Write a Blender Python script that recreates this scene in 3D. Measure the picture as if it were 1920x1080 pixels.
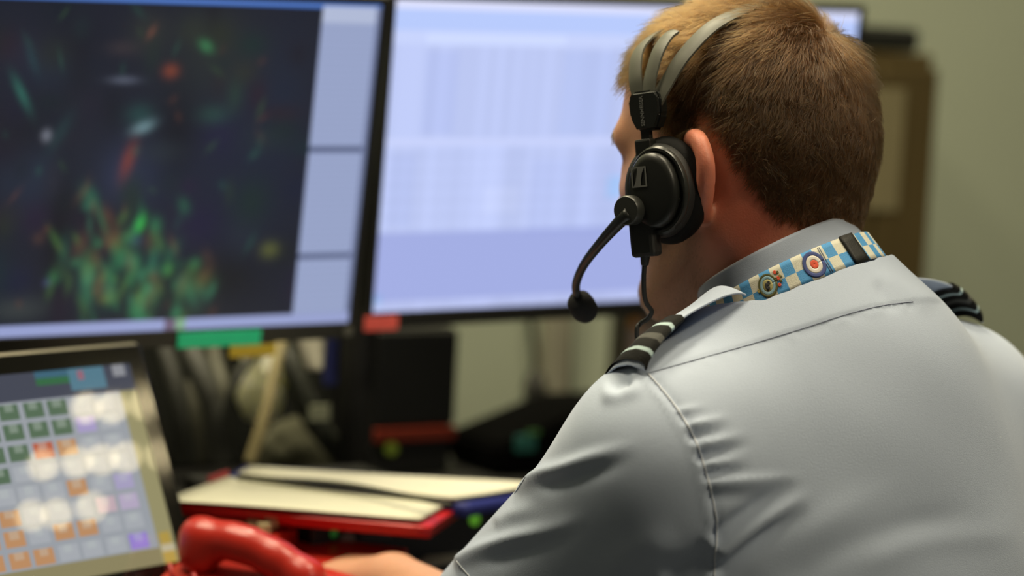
import bpy, bmesh, math, random
import numpy as np
from mathutils import Vector, Matrix
from mathutils.bvhtree import BVHTree
random.seed(7); rng = np.random.default_rng(7)
scn = bpy.context.scene
for o in list(bpy.data.objects): bpy.data.objects.remove(o)
R_ = math.radians
# ------------------------------------------------------------------ camera
LENS = 85.0
FPX = LENS / 36.0 * 1920.0
CAM = np.array([0.0, 0.0, 1.18])
PITCH, ROLL = R_(-5.67), R_(3.0)
_r0 = np.array([1.0, 0, 0]); FWD = np.array([0, math.cos(PITCH), math.sin(PITCH)]); _u0 = np.cross(_r0, FWD)
RGT = math.cos(ROLL) * _r0 + math.sin(ROLL) * _u0; UPV = np.cross(RGT, FWD)
cam = bpy.data.cameras.new('camera'); camo = bpy.data.objects.new('camera', cam)
scn.collection.objects.link(camo); scn.camera = camo
cam.lens = LENS; cam.sensor_width = 36.0; cam.clip_start = 0.05; cam.clip_end = 60
camo.matrix_world = Matrix(((RGT[0], UPV[0], -FWD[0], CAM[0]), (RGT[1], UPV[1], -FWD[1], CAM[1]),
                            (RGT[2], UPV[2], -FWD[2], CAM[2]), (0, 0, 0, 1)))
cam.dof.use_dof = True; cam.dof.focus_distance = 1.83; cam.dof.aperture_fstop = 2.6
# ------------------------------------------------------------------ world, exposure
w = bpy.data.worlds.new('world'); scn.world = w; w.use_nodes = True
w.node_tree.nodes['Background'].inputs[0].default_value = (0.9, 0.85, 0.7, 1)
w.node_tree.nodes['Background'].inputs[1].default_value = 0.075
vs = scn.view_settings
vs.view_transform = 'Standard'; vs.look = 'None'; vs.gamma = 1.0; vs.use_curve_mapping = False; vs.exposure = 0.0
def area(name, loc, target, size, power, col, shape='DISK'):
    l = bpy.data.lights.new(name, 'AREA'); l.shape = shape; l.size = size; l.energy = power; l.color = col
    o = bpy.data.objects.new(name, l); scn.collection.objects.link(o); o.location = loc
    d = Vector(target) - Vector(loc); o.rotation_euler = d.to_track_quat('-Z', 'Y').to_euler(); return o
WARM = (1.0, 0.88, 0.63)
LAMPS = [(0.50, 2.00, 21), (-0.75, 1.90, 25), (-0.32, 2.76, 32), (1.50, 0.80, 30)]
LAMP_GLOW = 85.0
LAMP_SPOTS = [(3.40, 2.67), (3.47, 2.74), (3.54, 2.83), (3.58, 2.52), (3.66, 2.61), (3.72, 2.68), (3.78, 2.75), (3.87, 2.85), (3.82, 2.45), (3.89, 2.52), (3.96, 2.62)]
# ------------------------------------------------------------------ helpers
def P(x, y, d): return CAM + d * (FWD + RGT * (x - 960) / FPX - UPV * (y - 540) / FPX)
def ray(x, y):
    v = P(x, y, 1.0) - CAM; return v / np.linalg.norm(v)
def onz(x, y, z):
    v = P(x, y, 1.0) - CAM; return CAM + v * ((z - CAM[2]) / v[2])
def proj(p):
    v = np.asarray(p) - CAM; d = v @ FWD
    return np.stack([960 + FPX * (v @ RGT) / d, 540 - FPX * (v @ UPV) / d, d], -1)
def unit(v): v = np.asarray(v, float); return v / np.linalg.norm(v)
def srgb(r, g, b):
    f = lambda c: (c / 255 / 12.92) if c / 255 <= 0.04045 else ((c / 255 + 0.055) / 1.055) ** 2.4
    return (f(r), f(g), f(b))
MATS = {}
def mat(name, col, rough=0.5, metal=0.0, var=0.12, scale=30.0, bump=0.0, bscale=200.0, spec=0.5, sss=0.0, sssr=(1, .3, .15), sheen=0.0,
        emit=None, estr=0.0, attr=None, coat=0.0, alpha=1.0):
    if name in MATS: return MATS[name]
    m = bpy.data.materials.new(name); m.use_nodes = True; nt = m.node_tree; N = nt.nodes; L = nt.links
    b = N['Principled BSDF']; b.inputs['Roughness'].default_value = rough; b.inputs['Metallic'].default_value = metal
    b.inputs['Specular IOR Level'].default_value = spec
    tc = N.new('ShaderNodeTexCoord')
    nz = N.new('ShaderNodeTexNoise'); nz.inputs['Scale'].default_value = scale; nz.inputs['Detail'].default_value = 4
    L.new(tc.outputs['Object'], nz.inputs['Vector'])
    mx = N.new('ShaderNodeMix'); mx.data_type = 'RGBA'; mx.blend_type = 'MULTIPLY'
    rp = N.new('ShaderNodeMapRange'); rp.inputs[3].default_value = 1 - var; rp.inputs[4].default_value = 1 + var
    L.new(nz.outputs['Fac'], rp.inputs[0])
    cb = N.new('ShaderNodeCombineColor')
    for i in range(3): L.new(rp.outputs[0], cb.inputs[i])
    mx.inputs[0].default_value = 1.0
    mx.inputs[6].default_value = (*col, 1)
    if attr:
        at = N.new('ShaderNodeAttribute'); at.attribute_name = attr; L.new(at.outputs['Color'], mx.inputs[6])
    L.new(cb.outputs[0], mx.inputs[7]); L.new(mx.outputs[2], b.inputs['Base Color'])
    if bump:
        n2 = N.new('ShaderNodeTexNoise'); n2.inputs['Scale'].default_value = bscale; n2.inputs['Detail'].default_value = 3
        L.new(tc.outputs['Object'], n2.inputs['Vector'])
        bp = N.new('ShaderNodeBump'); bp.inputs['Strength'].default_value = bump; bp.inputs['Distance'].default_value = 0.001
        L.new(n2.outputs['Fac'], bp.inputs['Height']); L.new(bp.outputs[0], b.inputs['Normal'])
    if sss:
        b.inputs['Subsurface Weight'].default_value = sss; b.inputs['Subsurface Radius'].default_value = sssr; b.inputs['Subsurface Scale'].default_value = 0.012
    if sheen: b.inputs['Sheen Weight'].default_value = sheen; b.inputs['Sheen Roughness'].default_value = 0.4
    if coat: b.inputs['Coat Weight'].default_value = coat; b.inputs['Coat Roughness'].default_value = 0.075
    if emit: b.inputs['Emission Color'].default_value = (*emit, 1); b.inputs['Emission Strength'].default_value = estr
    MATS[name] = m; return m
def screen_mat(name, rough=0.25, strength=1.0, spec=0.3, coat=0.0):
    m = bpy.data.materials.new(name); m.use_nodes = True; nt = m.node_tree; N = nt.nodes; L = nt.links
    b = N['Principled BSDF']; b.inputs['Base Color'].default_value = (0.01, 0.01, 0.012, 1); b.inputs['Roughness'].default_value = rough
    b.inputs['Specular IOR Level'].default_value = spec
    if coat: b.inputs['Coat Weight'].default_value = coat; b.inputs['Coat Roughness'].default_value = 0.0; b.inputs['Coat IOR'].default_value = 1.5
    at = N.new('ShaderNodeAttribute'); at.attribute_name = 'Col'
    L.new(at.outputs['Color'], b.inputs['Emission Color']); b.inputs['Emission Strength'].default_value = strength
    return m
def link(o, parent=None):
    scn.collection.objects.link(o)
    if parent is not None: o.parent = parent; o.matrix_parent_inverse = parent.matrix_world.inverted()
    return o
def empty(name, loc, label, cat, group=None):
    o = bpy.data.objects.new(name, None); o.empty_display_size = 0.05; o.location = [float(v) for v in loc]; link(o)
    bpy.context.view_layer.update()
    return tag(o, label, cat, group)
def tag(o, label=None, cat=None, group=None, kind=None):
    if label: o['label'] = label
    if cat: o['category'] = cat
    if group: o['group'] = group
    if kind: o['kind'] = kind
    return o
def mesh_obj(name, V, Fc, mats, parent=None, mi=None, smooth=True):
    me = bpy.data.meshes.new(name); me.from_pydata([tuple(map(float, v)) for v in V], [], [tuple(map(int, f)) for f in Fc]); me.update()
    o = bpy.data.objects.new(name, me)
    for m in (mats if isinstance(mats, (list, tuple)) else [mats]): me.materials.append(m)
    if mi is not None: me.polygons.foreach_set('material_index', np.asarray(mi, np.int32))
    if smooth: me.polygons.foreach_set('use_smooth', np.ones(len(me.polygons), bool))
    return link(o, parent)
def from_bm(name, bm, mats, parent=None, smooth=False):
    me = bpy.data.meshes.new(name); bm.normal_update(); bm.to_mesh(me); bm.free()
    o = bpy.data.objects.new(name, me)
    for m in (mats if isinstance(mats, (list, tuple)) else [mats]): me.materials.append(m)
    if smooth: me.polygons.foreach_set('use_smooth', np.ones(len(me.polygons), bool))
    return link(o, parent)
def box(bm, c, half, ax=None, bev=0.0, seg=2, mi=0):
    """a bevelled box; ax = three unit axes"""
    ax = np.eye(3) if ax is None else np.asarray(ax); c = np.asarray(c, float)
    vs_ = [bm.verts.new(c + ax[0] * half[0] * i + ax[1] * half[1] * j + ax[2] * half[2] * k) for i in (-1, 1) for j in (-1, 1) for k in (-1, 1)]
    fs = []
    for f in ((0, 1, 3, 2), (4, 6, 7, 5), (0, 4, 5, 1), (2, 3, 7, 6), (0, 2, 6, 4), (1, 5, 7, 3)):
        fc = bm.faces.new([vs_[i] for i in f]); fc.material_index = mi; fs.append(fc)
    bmesh.ops.recalc_face_normals(bm, faces=fs)
    if bev:
        es = list({e for f in fs for e in f.edges})
        bmesh.ops.bevel(bm, geom=es, offset=bev, segments=seg, affect='EDGES', profile=0.5)
    return bm
def box_obj(name, c, half, m, parent=None, ax=None, bev=0.002, seg=2):
    bm = bmesh.new(); box(bm, c, half, ax, bev, seg); o = from_bm(name, bm, m, parent)
    return o
def catmull(pts, n):
    pts = np.asarray(pts, float); k = len(pts); ext = np.vstack([2 * pts[0] - pts[1], pts, 2 * pts[-1] - pts[-2]])
    out = []
    for t in np.linspace(0, k - 1 - 1e-9, n):
        i = int(t); u = t - i; p0, p1, p2, p3 = ext[i:i + 4]
        out.append(0.5 * (2 * p1 + (p2 - p0) * u + (2 * p0 - 5 * p1 + 4 * p2 - p3) * u * u + (3 * p1 - p0 - 3 * p2 + p3) * u ** 3))
    return np.array(out)
def tube_geo(pts, rad, seg=10):
    pts = np.asarray(pts, float); n = len(pts); rad = np.broadcast_to(np.asarray(rad, float), (n,))
    T = np.gradient(pts, axis=0); T /= np.linalg.norm(T, axis=1)[:, None] + 1e-12
    nn = unit(np.cross(T[0], [0.3, 0.2, 0.93])); V = []; Fc = []
    for i in range(n):
        nn = unit(nn - T[i] * (nn @ T[i])); b = np.cross(T[i], nn)
        for j in range(seg):
            a = 2 * math.pi * j / seg; V.append(pts[i] + rad[i] * (math.cos(a) * nn + math.sin(a) * b))
    for i in range(n - 1):
        for j in range(seg):
            a, b2 = i * seg + j, i * seg + (j + 1) % seg; Fc.append((a, b2, b2 + seg, a + seg))
    Fc.append(tuple(range(seg))[::-1]); Fc.append(tuple((n - 1) * seg + j for j in range(seg)))
    return V, Fc
def tube(name, pts, rad, m, parent=None, n=24, seg=10):
    rad = np.asarray(rad, float)
    if rad.ndim: rad = np.interp(np.linspace(0, 1, n), np.linspace(0, 1, len(rad)), rad)
    V, Fc = tube_geo(catmull(pts, n) if len(pts) > 2 else np.array([np.asarray(pts[0]) * (1 - t) + np.asarray(pts[1]) * t for t in np.linspace(0, 1, n)]), rad, seg)
    return mesh_obj(name, V, Fc, m, parent)
def grid_geo(G):
    """G: (r,c,3) -> verts, quads"""
    r, c = G.shape[:2]; V = G.reshape(-1, 3)
    idx = np.arange(r * c).reshape(r, c)
    Fc = np.stack([idx[:-1, :-1], idx[:-1, 1:], idx[1:, 1:], idx[1:, :-1]], -1).reshape(-1, 4)
    return V, Fc
def solidify(o, t, offset=-1.0):
    md = o.modifiers.new('solid', 'SOLIDIFY'); md.thickness = t; md.offset = offset; return o
def bevel_mod(o, wd, seg=2):
    md = o.modifiers.new('bevel', 'BEVEL'); md.width = wd; md.segments = seg; md.limit_method = 'ANGLE'; return o
def lathe(name, c, axis, prof, m, parent=None, seg=32, e1=None, sx=1.0, sy=1.0):
    """profile of (radius, height along axis); sx, sy stretch the two radial axes"""
    axis = unit(axis); e1 = unit(np.cross(axis, [0.1, 0.2, 0.97])) if e1 is None else unit(np.asarray(e1) - axis * (np.asarray(e1) @ axis)); e2 = np.cross(axis, e1)
    V = []; Fc = []; n = len(prof)
    for (r, h) in prof:
        for j in range(seg):
            a = 2 * math.pi * j / seg; V.append(np.asarray(c) + axis * h + e1 * r * sx * math.cos(a) + e2 * r * sy * math.sin(a))
    for i in range(n - 1):
        for j in range(seg):
            a, b = i * seg + j, i * seg + (j + 1) % seg; Fc.append((a, b, b + seg, a + seg))
    Fc.append(tuple(range(seg))[::-1]); Fc.append(tuple((n - 1) * seg + j for j in range(seg)))
    o = mesh_obj(name, V, Fc, m, parent)
    md = o.modifiers.new('es', 'EDGE_SPLIT'); md.split_angle = R_(50)
    return o
# ------------------------------------------------------------------ implicit surfaces
class SDF:
    def __init__(s): s.pr = []
    def add(s, fn, lo, hi, k): s.pr.append((fn, np.asarray(lo, float), np.asarray(hi, float), k))
    def cone(s, a, b, ra, rb, k=0.02):
        a = np.asarray(a, float); b = np.asarray(b, float); ba = b - a; l2 = ba @ ba; rr = ra - rb; a2 = l2 - rr * rr; il2 = 1 / l2
        def fn(p):
            pa = p - a; y = pa @ ba; z = y - l2; x2 = ((pa * l2 - ba * y[..., None]) ** 2).sum(-1); y2 = y * y * l2; z2 = z * z * l2
            kk = np.sign(rr) * rr * rr * x2
            d = (np.sqrt(x2 * a2 * il2) + y * rr) * il2 - ra
            c1 = np.sign(z) * a2 * z2 > kk; c2 = np.sign(y) * a2 * y2 < kk
            d = np.where(c2, np.sqrt(x2 + y2) * il2 - ra, d); d = np.where(c1, np.sqrt(x2 + z2) * il2 - rb, d); return d
        m = max(ra, rb); s.add(fn, np.minimum(a, b) - m, np.maximum(a, b) + m, k); return s
    def ell(s, c, r, ax=None, k=0.02):
        c = np.asarray(c, float); r = np.asarray(r, float); A = np.eye(3) if ax is None else np.asarray(ax)
        def fn(p):
            q = (p - c) @ A.T; k0 = np.sqrt(((q / r) ** 2).sum(-1)); k1 = np.sqrt(((q / (r * r)) ** 2).sum(-1)) + 1e-9; return k0 * (k0 - 1) / k1
        e = np.abs(A.T * r).sum(1); s.add(fn, c - e, c + e, k); return s
    def __call__(s, p):
        d = np.full(p.shape[:-1], 1.0)
        for fn, lo, hi, k in s.pr:
            v = fn(p); h = np.maximum(k - np.abs(d - v), 0) / k; d = np.minimum(d, v) - h * h * k / 4
        return d
    def mesh(s, h, proj_it=2):
        lo = np.min([q[1] for q in s.pr], 0) - 0.02; hi = np.max([q[2] for q in s.pr], 0) + 0.02
        n = np.ceil((hi - lo) / h).astype(int) + 1
        D = np.full(n, 1.0, np.float32); axs = [lo[i] + h * np.arange(n[i]) for i in range(3)]
        for fn, l, u, k in s.pr:
            a = np.maximum(((l - k - 0.012 - lo) / h).astype(int), 0); b = np.minimum(((u + k + 0.012 - lo) / h).astype(int) + 2, n)
            g = np.stack(np.meshgrid(*[axs[i][a[i]:b[i]] for i in range(3)], indexing='ij'), -1)
            v = fn(g); sub = D[a[0]:b[0], a[1]:b[1], a[2]:b[2]]
            hh = np.maximum(k - np.abs(sub - v), 0) / k; D[a[0]:b[0], a[1]:b[1], a[2]:b[2]] = np.minimum(sub, v) - hh * hh * k / 4
        S = D < 0
        cs = np.zeros(tuple(n - 1), np.int8)
        offs = [(i, j, k) for i in (0, 1) for j in (0, 1) for k in (0, 1)]
        sl = lambda A, o: A[o[0]:n[0] - 1 + o[0], o[1]:n[1] - 1 + o[1], o[2]:n[2] - 1 + o[2]]
        for o in offs: cs += sl(S, o)
        act = np.argwhere((cs > 0) & (cs < 8))
        idx = np.full(tuple(n - 1), -1, np.int64); idx[tuple(act.T)] = np.arange(len(act))
        val = {o: D[tuple((act + o).T)] for o in offs}
        acc = np.zeros((len(act), 3)); cnt = np.zeros(len(act))
        for o in offs:
            for ax_ in range(3):
                if o[ax_] == 0:
                    q = list(o); q[ax_] = 1; a_, b_ = val[o], val[tuple(q)]; m_ = (a_ < 0) != (b_ < 0)
                    t = np.where(m_, a_ / (a_ - b_ + 1e-20), 0); pt = np.tile(np.array(o, float), (len(act), 1)); pt[:, ax_] = t
                    acc += pt * m_[:, None]; cnt += m_
        V = lo + h * (act + acc / cnt[:, None])
        Q = []
        for ax_ in range(3):
            o1, o2 = [a for a in range(3) if a != ax_]
            A = np.take(S, range(0, n[ax_] - 1), ax_); B = np.take(S, range(1, n[ax_]), ax_)
            e = np.argwhere(A != B); ok = (e[:, o1] > 0) & (e[:, o2] > 0) & (e[:, o1] < n[o1] - 1) & (e[:, o2] < n[o2] - 1); e = e[ok]
            ins = S[tuple(e.T)]
            def cell(d1, d2):
                c = e.copy(); c[:, o1] -= d1; c[:, o2] -= d2; return idx[tuple(c.T)]
            q = np.stack([cell(1, 1), cell(0, 1), cell(0, 0), cell(1, 0)], -1)
            flip = ins if ax_ != 1 else ~ins
            q = np.where(flip[:, None], q, q[:, ::-1]); Q.append(q)
        Q = np.vstack(Q)
        for _ in range(proj_it):
            d, g = s.grad(V); V = V - (d / np.maximum((g * g).sum(1), .2))[:, None] * g
        return V, Q
    def grad(s, V, e=5e-4):
        d = s(V); g = np.stack([(s(V + np.eye(3)[i] * e) - d) / e for i in range(3)], -1); return d, g
for (x, y, p) in LAMPS: area('ceiling_lamp', (x, y, 2.68), (x, y, 0), 0.55, p, WARM)
# ================================================================== ROOM AND DESK
DA = R_(32); uD = np.array([math.cos(DA), math.sin(DA), 0]); nD = np.array([-math.sin(DA), math.cos(DA), 0]); E0 = np.array([.20, 2.09, 0.0]); zU = np.array([0, 0, 1.0])
DAX = np.stack([uD, nD, zU]); DZ = .68
def dk(a, k, z): return E0 + uD * a + nD * k + zU * z
def onn(px, py, k):
    d = ray(px, py); t = (k - (CAM - E0) @ nD) / (d @ nD); return CAM + d * t
def dloc(p): q = np.asarray(p) - E0; return np.array([q @ uD, q @ nD, q[2]])
wallm = mat('wall_paint', (.45, .50, .38), .9, var=.05, scale=3, bump=.1, bscale=120)
def struct(o): o['kind'] = 'structure'; return o
struct(box_obj('wall_back', dk(.6, 1.10, 1.4), (4.2, .04, 1.4), wallm, None, DAX, 0))
struct(box_obj('floor', (0.6, 1.6, -.02), (4.6, 4.6, .02), mat('carpet_tiles', (.07, .075, .08), .95, bump=.3), None, None, 0))
struct(box_obj('ceiling', (0.6, 1.6, 2.82), (4.6, 4.6, .03), mat('ceiling_board', (.7, .69, .62), .9, bump=.2, bscale=60), None, None, 0))
desk = empty('desk', dk(.1, .45, 0), 'long dark desk under the two screens and the papers', 'desk')
deskm = mat('desk_laminate', (.022, .022, .020), .45, var=.2)
box_obj('desk_top', dk(-.36, .50, DZ - .014), (1.04, .50, .014), deskm, desk, DAX, .003)
for a in (-1.3, .60): box_obj('leg', dk(a, .5, (DZ - .028) / 2), (.03, .40, (DZ - .028) / 2), mat('desk_leg_metal', (.1, .1, .1), .4, .8), desk, DAX, .004)
for a in (.1,): box_obj('modesty_panel', dk(-.35, .93, .42), (.91, .012, .22), deskm, desk, DAX, .002)
# charcoal partition behind the left screen
part = empty('desk_screen', dk(-.62, .86, DZ), 'charcoal fabric partition standing behind the cables under the left screen', 'partition')
xr_ = dloc(onn(700, 700, .86))[0]
box_obj('fabric_panel', dk((xr_ - 1.4) / 2, .86, DZ + .20), ((xr_ + 1.4) / 2, .016, .20), mat('charcoal_fabric', (.014, .016, .012), .95, bump=.5, bscale=600, var=.3, scale=10), part, DAX, .006)
box_obj('top_rail', dk((xr_ - 1.4) / 2, .86, DZ + .408), ((xr_ + 1.4) / 2, .019, .008), mat('rail_metal', (.05, .05, .05), .4, .7), part, DAX, .003)
# wall trunking and its cables, behind the right screen
tl, tr_ = dloc(onn(1012, 660, 1.055))[0], dloc(onn(1052, 660, 1.055))[0]
o = box_obj('trim_1', dk((tl + tr_) / 2, 1.045, 1.2), ((tr_ - tl) / 2, .014, 1.2), mat('trunking_plastic', (.30, .29, .22), .5), None, DAX, .003); struct(o)
wc = empty('wall_cable', onn(1000, 600, 1.03), 'dark cable with plug hanging down the wall beside the grey trunking', 'cable')
tube('cord', [onn(992, 480, 1.04), onn(996, 600, 1.04), onn(1003, 660, 1.035), onn(1003, 716, 1.03)], .0045, mat('cord_dark', (.02, .02, .016), .6), wc)
lathe('plug', onn(1003, 728, 1.025), zU, [(.003, -.022), (.013, -.018), (.016, 0), (.012, .016), (.005, .022)], mat('cord_dark', (.02, .02, .016), .6), wc, 14)
wc2 = tag(tube('network_cable', [onn(1068, 470, 1.045), onn(1066, 600, 1.045), onn(1064, 720, 1.04), onn(1066, 800, 1.04)], .006, mat('cable_olive', (.05, .05, .035), .6)), 'dark cable running straight down the wall right of the trunking', 'cable')
pf = empty('picture_frame', onn(1260, 690, 1.04), 'dark framed picture with grey and orange print on the wall beyond the microphone', 'picture')
a0, a1 = dloc(onn(1150, 620, 1.05))[0], dloc(onn(1330, 620, 1.05))[0]; z0, z1 = onn(1200, 800, 1.05)[2], onn(1200, 566, 1.05)[2]
fm = mat('frame_wood_dark', (.02, .017, .010), .5)
for nm, c, hf in (('frame_side', dk(a0 + .008, 1.045, (z0 + z1) / 2), (.008, .013, (z1 - z0) / 2)), ('frame_side', dk(a1 - .008, 1.045, (z0 + z1) / 2), (.008, .013, (z1 - z0) / 2)),
                  ('frame_rail', dk((a0 + a1) / 2, 1.045, z1 - .008), ((a1 - a0) / 2 - .016, .013, .008)), ('frame_rail', dk((a0 + a1) / 2, 1.045, z0 + .008), ((a1 - a0) / 2 - .016, .013, .008))):
    box_obj(nm, c, hf, fm, pf, DAX, .002)
box_obj('print', dk((a0 + a1) / 2, 1.052, (z0 + z1) / 2), ((a1 - a0) / 2 - .014, .004, (z1 - z0) / 2 - .014), mat('print_mauve_grey', (.20, .16, .15), .6, var=.3, scale=14), pf, DAX, 0)
qd = dloc(onn(1183, 592, 1.044)); box_obj('print_sun', dk(qd[0], 1.0475, qd[2]), (.016, .0015, .016), mat('print_orange', (.55, .24, .03), .6), pf, DAX, .001)
# brown cupboard against the wall right of the man
ca0, ca1 = dloc(onn(1530, 300, .85))[0], dloc(onn(1746, 300, .85))[0]; cz = onn(1680, 98, .85)[2]
cb = empty('cupboard', dk((ca0 + ca1) / 2, .94, 0), 'brown wooden cupboard against the wall right of the head', 'cupboard')
brown = mat('brown_veneer', (.085, .060, .018), .55, var=.2, scale=8)
box_obj('carcass', dk((ca0 + ca1) / 2, .955, cz / 2), ((ca1 - ca0) / 2, .095, cz / 2), brown, cb, DAX, .004)
for i in range(2):
    hw = (ca1 - ca0) / 4; d_ = box_obj('door', dk(ca0 + hw * (2 * i + 1), .852, cz / 2 + .01), (hw - .003, .009, cz / 2 - .03), brown, cb, DAX, .003)
    box_obj('handle', dk(ca0 + hw * 2 + (.03 if i else -.03), .836, cz * .6), (.005, .008, .06), mat('handle_metal', (.3, .3, .28), .3, .9), d_, DAX, .002)
pa0, pa1 = dloc(onn(1632, 280, .842))[0], dloc(onn(1690, 280, .842))[0]; pz0, pz1 = onn(1660, 395, .842)[2], onn(1660, 165, .842)[2]
tag(box_obj('notice', dk((pa0 + pa1) / 2, .8415, (pz0 + pz1) / 2), ((pa1 - pa0) / 2, .0012, (pz1 - pz0) / 2), mat('notice_buff_paper', (.22, .19, .10), .8), None, DAX, .0004), 'buff paper notice taped to the front of the brown cupboard', 'notice')
ba0, ba1 = dloc(onn(1560, 80, .87))[0], dloc(onn(1728, 80, .87))[0]; bz = onn(1680, 52, .87)[2]
bb = empty('document_case', dk((ba0 + ba1) / 2, .94, cz), 'flat black case lying on top of the brown cupboard', 'case')
box_obj('case_body', dk((ba0 + ba1) / 2, .945, (cz + bz) / 2 + .001), ((ba1 - ba0) / 2, .075, (bz - cz) / 2), mat('case_black', (.010, .011, .008), .6), bb, DAX, .010, 4)
box_obj('case_handle', dk((ba0 + ba1) / 2, .862, (cz + bz) / 2), (.05, .006, .005), mat('case_black', (.01, .011, .008), .6), bb, DAX, .003)
# ceiling fitting whose cells shine in the touch panel
CL = empty('ceiling_light', (3.68, 2.65, 2.79), 'square ceiling light of small bright round lamps above the room', 'lamp')
box_obj('housing', (3.68, 2.65, 2.775), (.42, .36, .015), mat('housing_white', (.7, .7, .68), .5), CL, None, .004)
lm = mat('lamp_glow', (.9, .85, .7), .5, emit=(1.0, .82, .46), estr=LAMP_GLOW)
for x, y in LAMP_SPOTS: lathe('lamp', (x, y, 2.758), -zU, [(.001, -.004), (.013, -.004), (.013, .004), (.010, .010), (.001, .012)], lm, CL, 16)
# ================================================================== SCREENS
def paxes(yaw, tilt, roll):
    r = np.array([math.cos(yaw), math.sin(yaw), 0]); n = np.array([math.sin(yaw), -math.cos(yaw), 0]); u = np.array([0, 0, 1.0])
    u2 = math.cos(tilt) * u - math.sin(tilt) * n; n2 = math.cos(tilt) * n + math.sin(tilt) * u
    r3 = math.cos(roll) * r + math.sin(roll) * u2; return r3, np.cross(n2, r3), n2
class Panel:
    def __init__(s, c, yaw, tilt, roll, w_, h_): s.c = np.array(c); s.r, s.u, s.n = paxes(R_(yaw), R_(tilt), R_(roll)); s.w, s.h = w_, h_; s.ax = np.stack([s.r, s.n, s.u])
    def at(s, x, y, z=0.0): return s.c + s.r * x + s.u * y + s.n * z
    def loc(s, px, py): d = ray(px, py); t = ((s.c - CAM) @ s.n) / (d @ s.n); q = CAM + d * t - s.c; return np.array([q @ s.r, q @ s.u])
    def uv(s, px, py): q = s.loc(px, py); return q[0] / s.w + .5, .5 - q[1] / s.h
LEFT = Panel((-0.40641142, 2.22780679, 1.0486177), 31.754, -10.077, 1.516, .598, .322)
RIGHT = Panel((0.11610845, 2.60532115, 1.07109203), 32.428, -6.402, 1.671, .598, .322)
def lin(c): return np.array(srgb(*c))
def screen(name, pn, img, m, parent, z=.0005):
    hh, ww = img.shape[:2]
    G = np.array([[pn.at((i / (ww - 1) - .5) * pn.w, (.5 - j / (hh - 1)) * pn.h, z) for i in range(ww)] for j in range(hh)])
    V, Fc = grid_geo(G); o = mesh_obj(name, V, Fc[:, ::-1], m, parent, smooth=False); set_colors(o, img.reshape(-1, 3)); return o
def set_colors(o, col):
    a = o.data.color_attributes.new('Col', 'FLOAT_COLOR', 'POINT'); a.data.foreach_set('color', np.hstack([col, np.ones((len(col), 1))]).astype(np.float32).ravel())
bez = mat('bezel_black', (.010, .010, .008), .42); shellm = mat('monitor_shell', (.012, .012, .011), .6, bump=.1)
def monitor(pn, img, label, strength):
    root = empty('monitor', pn.at(0, -pn.h / 2 - .02, -.02), label, 'monitor', None)
    b = .0075; bb_ = .0165
    for nm, x, y, hx, hy in (('bezel_side', -pn.w / 2 - b / 2, 0, b / 2, pn.h / 2), ('bezel_side', pn.w / 2 + b / 2, 0, b / 2, pn.h / 2), ('bezel_top', 0, pn.h / 2 + b / 2, pn.w / 2 + b, b / 2), ('bezel_bottom', 0, -pn.h / 2 - bb_ / 2, pn.w / 2 + b, bb_ / 2)):
        box_obj(nm, pn.at(x, y, -.006), (hx, .0095, hy), bez, root, pn.ax, .0012)
    box_obj('rear_shell', pn.at(0, -.004, -.026), (pn.w / 2 + b * .6, .014, pn.h / 2 + .008), shellm, root, pn.ax, .006)
    box_obj('rear_bulge', pn.at(0, -.02, -.050), (pn.w * .30, .016, pn.h * .30), shellm, root, pn.ax, .010)
    screen('screen', pn, img, screen_mat('screen_glow', .35, strength), root)
    return root
# --- left picture: a dark plotting display with a pale side panel
W_, H_ = 300, 162
yy, xx = np.mgrid[0:H_, 0:W_]; U_, V_ = xx / (W_ - 1), yy / (H_ - 1)
img = np.tile(lin((26, 30, 43)), (H_, W_, 1)); g = np.random.default_rng(11)
bs = 1.0
def blob(px, py, rx, ry, c, a=1.0, rot=0.0):
    u, v = LEFT.uv(px, py); du = (U_ - u) * LEFT.w * 2000; dv = (V_ - v) * LEFT.h * 2000   # about picture pixels
    cr, sr_ = math.cos(rot), math.sin(rot); X, Y = du * cr + dv * sr_, -du * sr_ + dv * cr
    k = a * bs * np.exp(-((X / rx) ** 2 + (Y / ry) ** 2)); img[:] = img * (1 - k[..., None]) + lin(c) * k[..., None]
for q in ((130, 90, 90, 70, (22, 25, 38)), (450, 300, 120, 200, (28, 33, 52)), (300, 330, 60, 60, (38, 45, 70)), (230, 330, 45, 60, (42, 50, 76)), (60, 330, 70, 70, (34, 44, 62)), (100, 120, 60, 40, (28, 40, 58)), (330, 260, 45, 120, (14, 16, 24)), (110, 430, 30, 140, (12, 14, 20)),
          (420, 520, 90, 60, (20, 22, 24)), (30, 580, 60, 26, (60, 66, 66)), (520, 200, 50, 120, (26, 34, 52)), (400, 100, 90, 90, (38, 44, 44)), (280, 60, 40, 40, (44, 48, 46)), (50, 240, 50, 40, (20, 24, 26)), (150, 150, 30, 60, (22, 26, 36)), (350, 430, 60, 50, (34, 34, 50))): blob(*q, .75)
for i in range(90): blob(g.uniform(-300, 590), g.uniform(10, 590), g.uniform(15, 50), g.uniform(15, 50), (int(g.uniform(16, 46)), int(g.uniform(20, 50)), int(g.uniform(28, 60))), .5)
bs = .52
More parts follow.
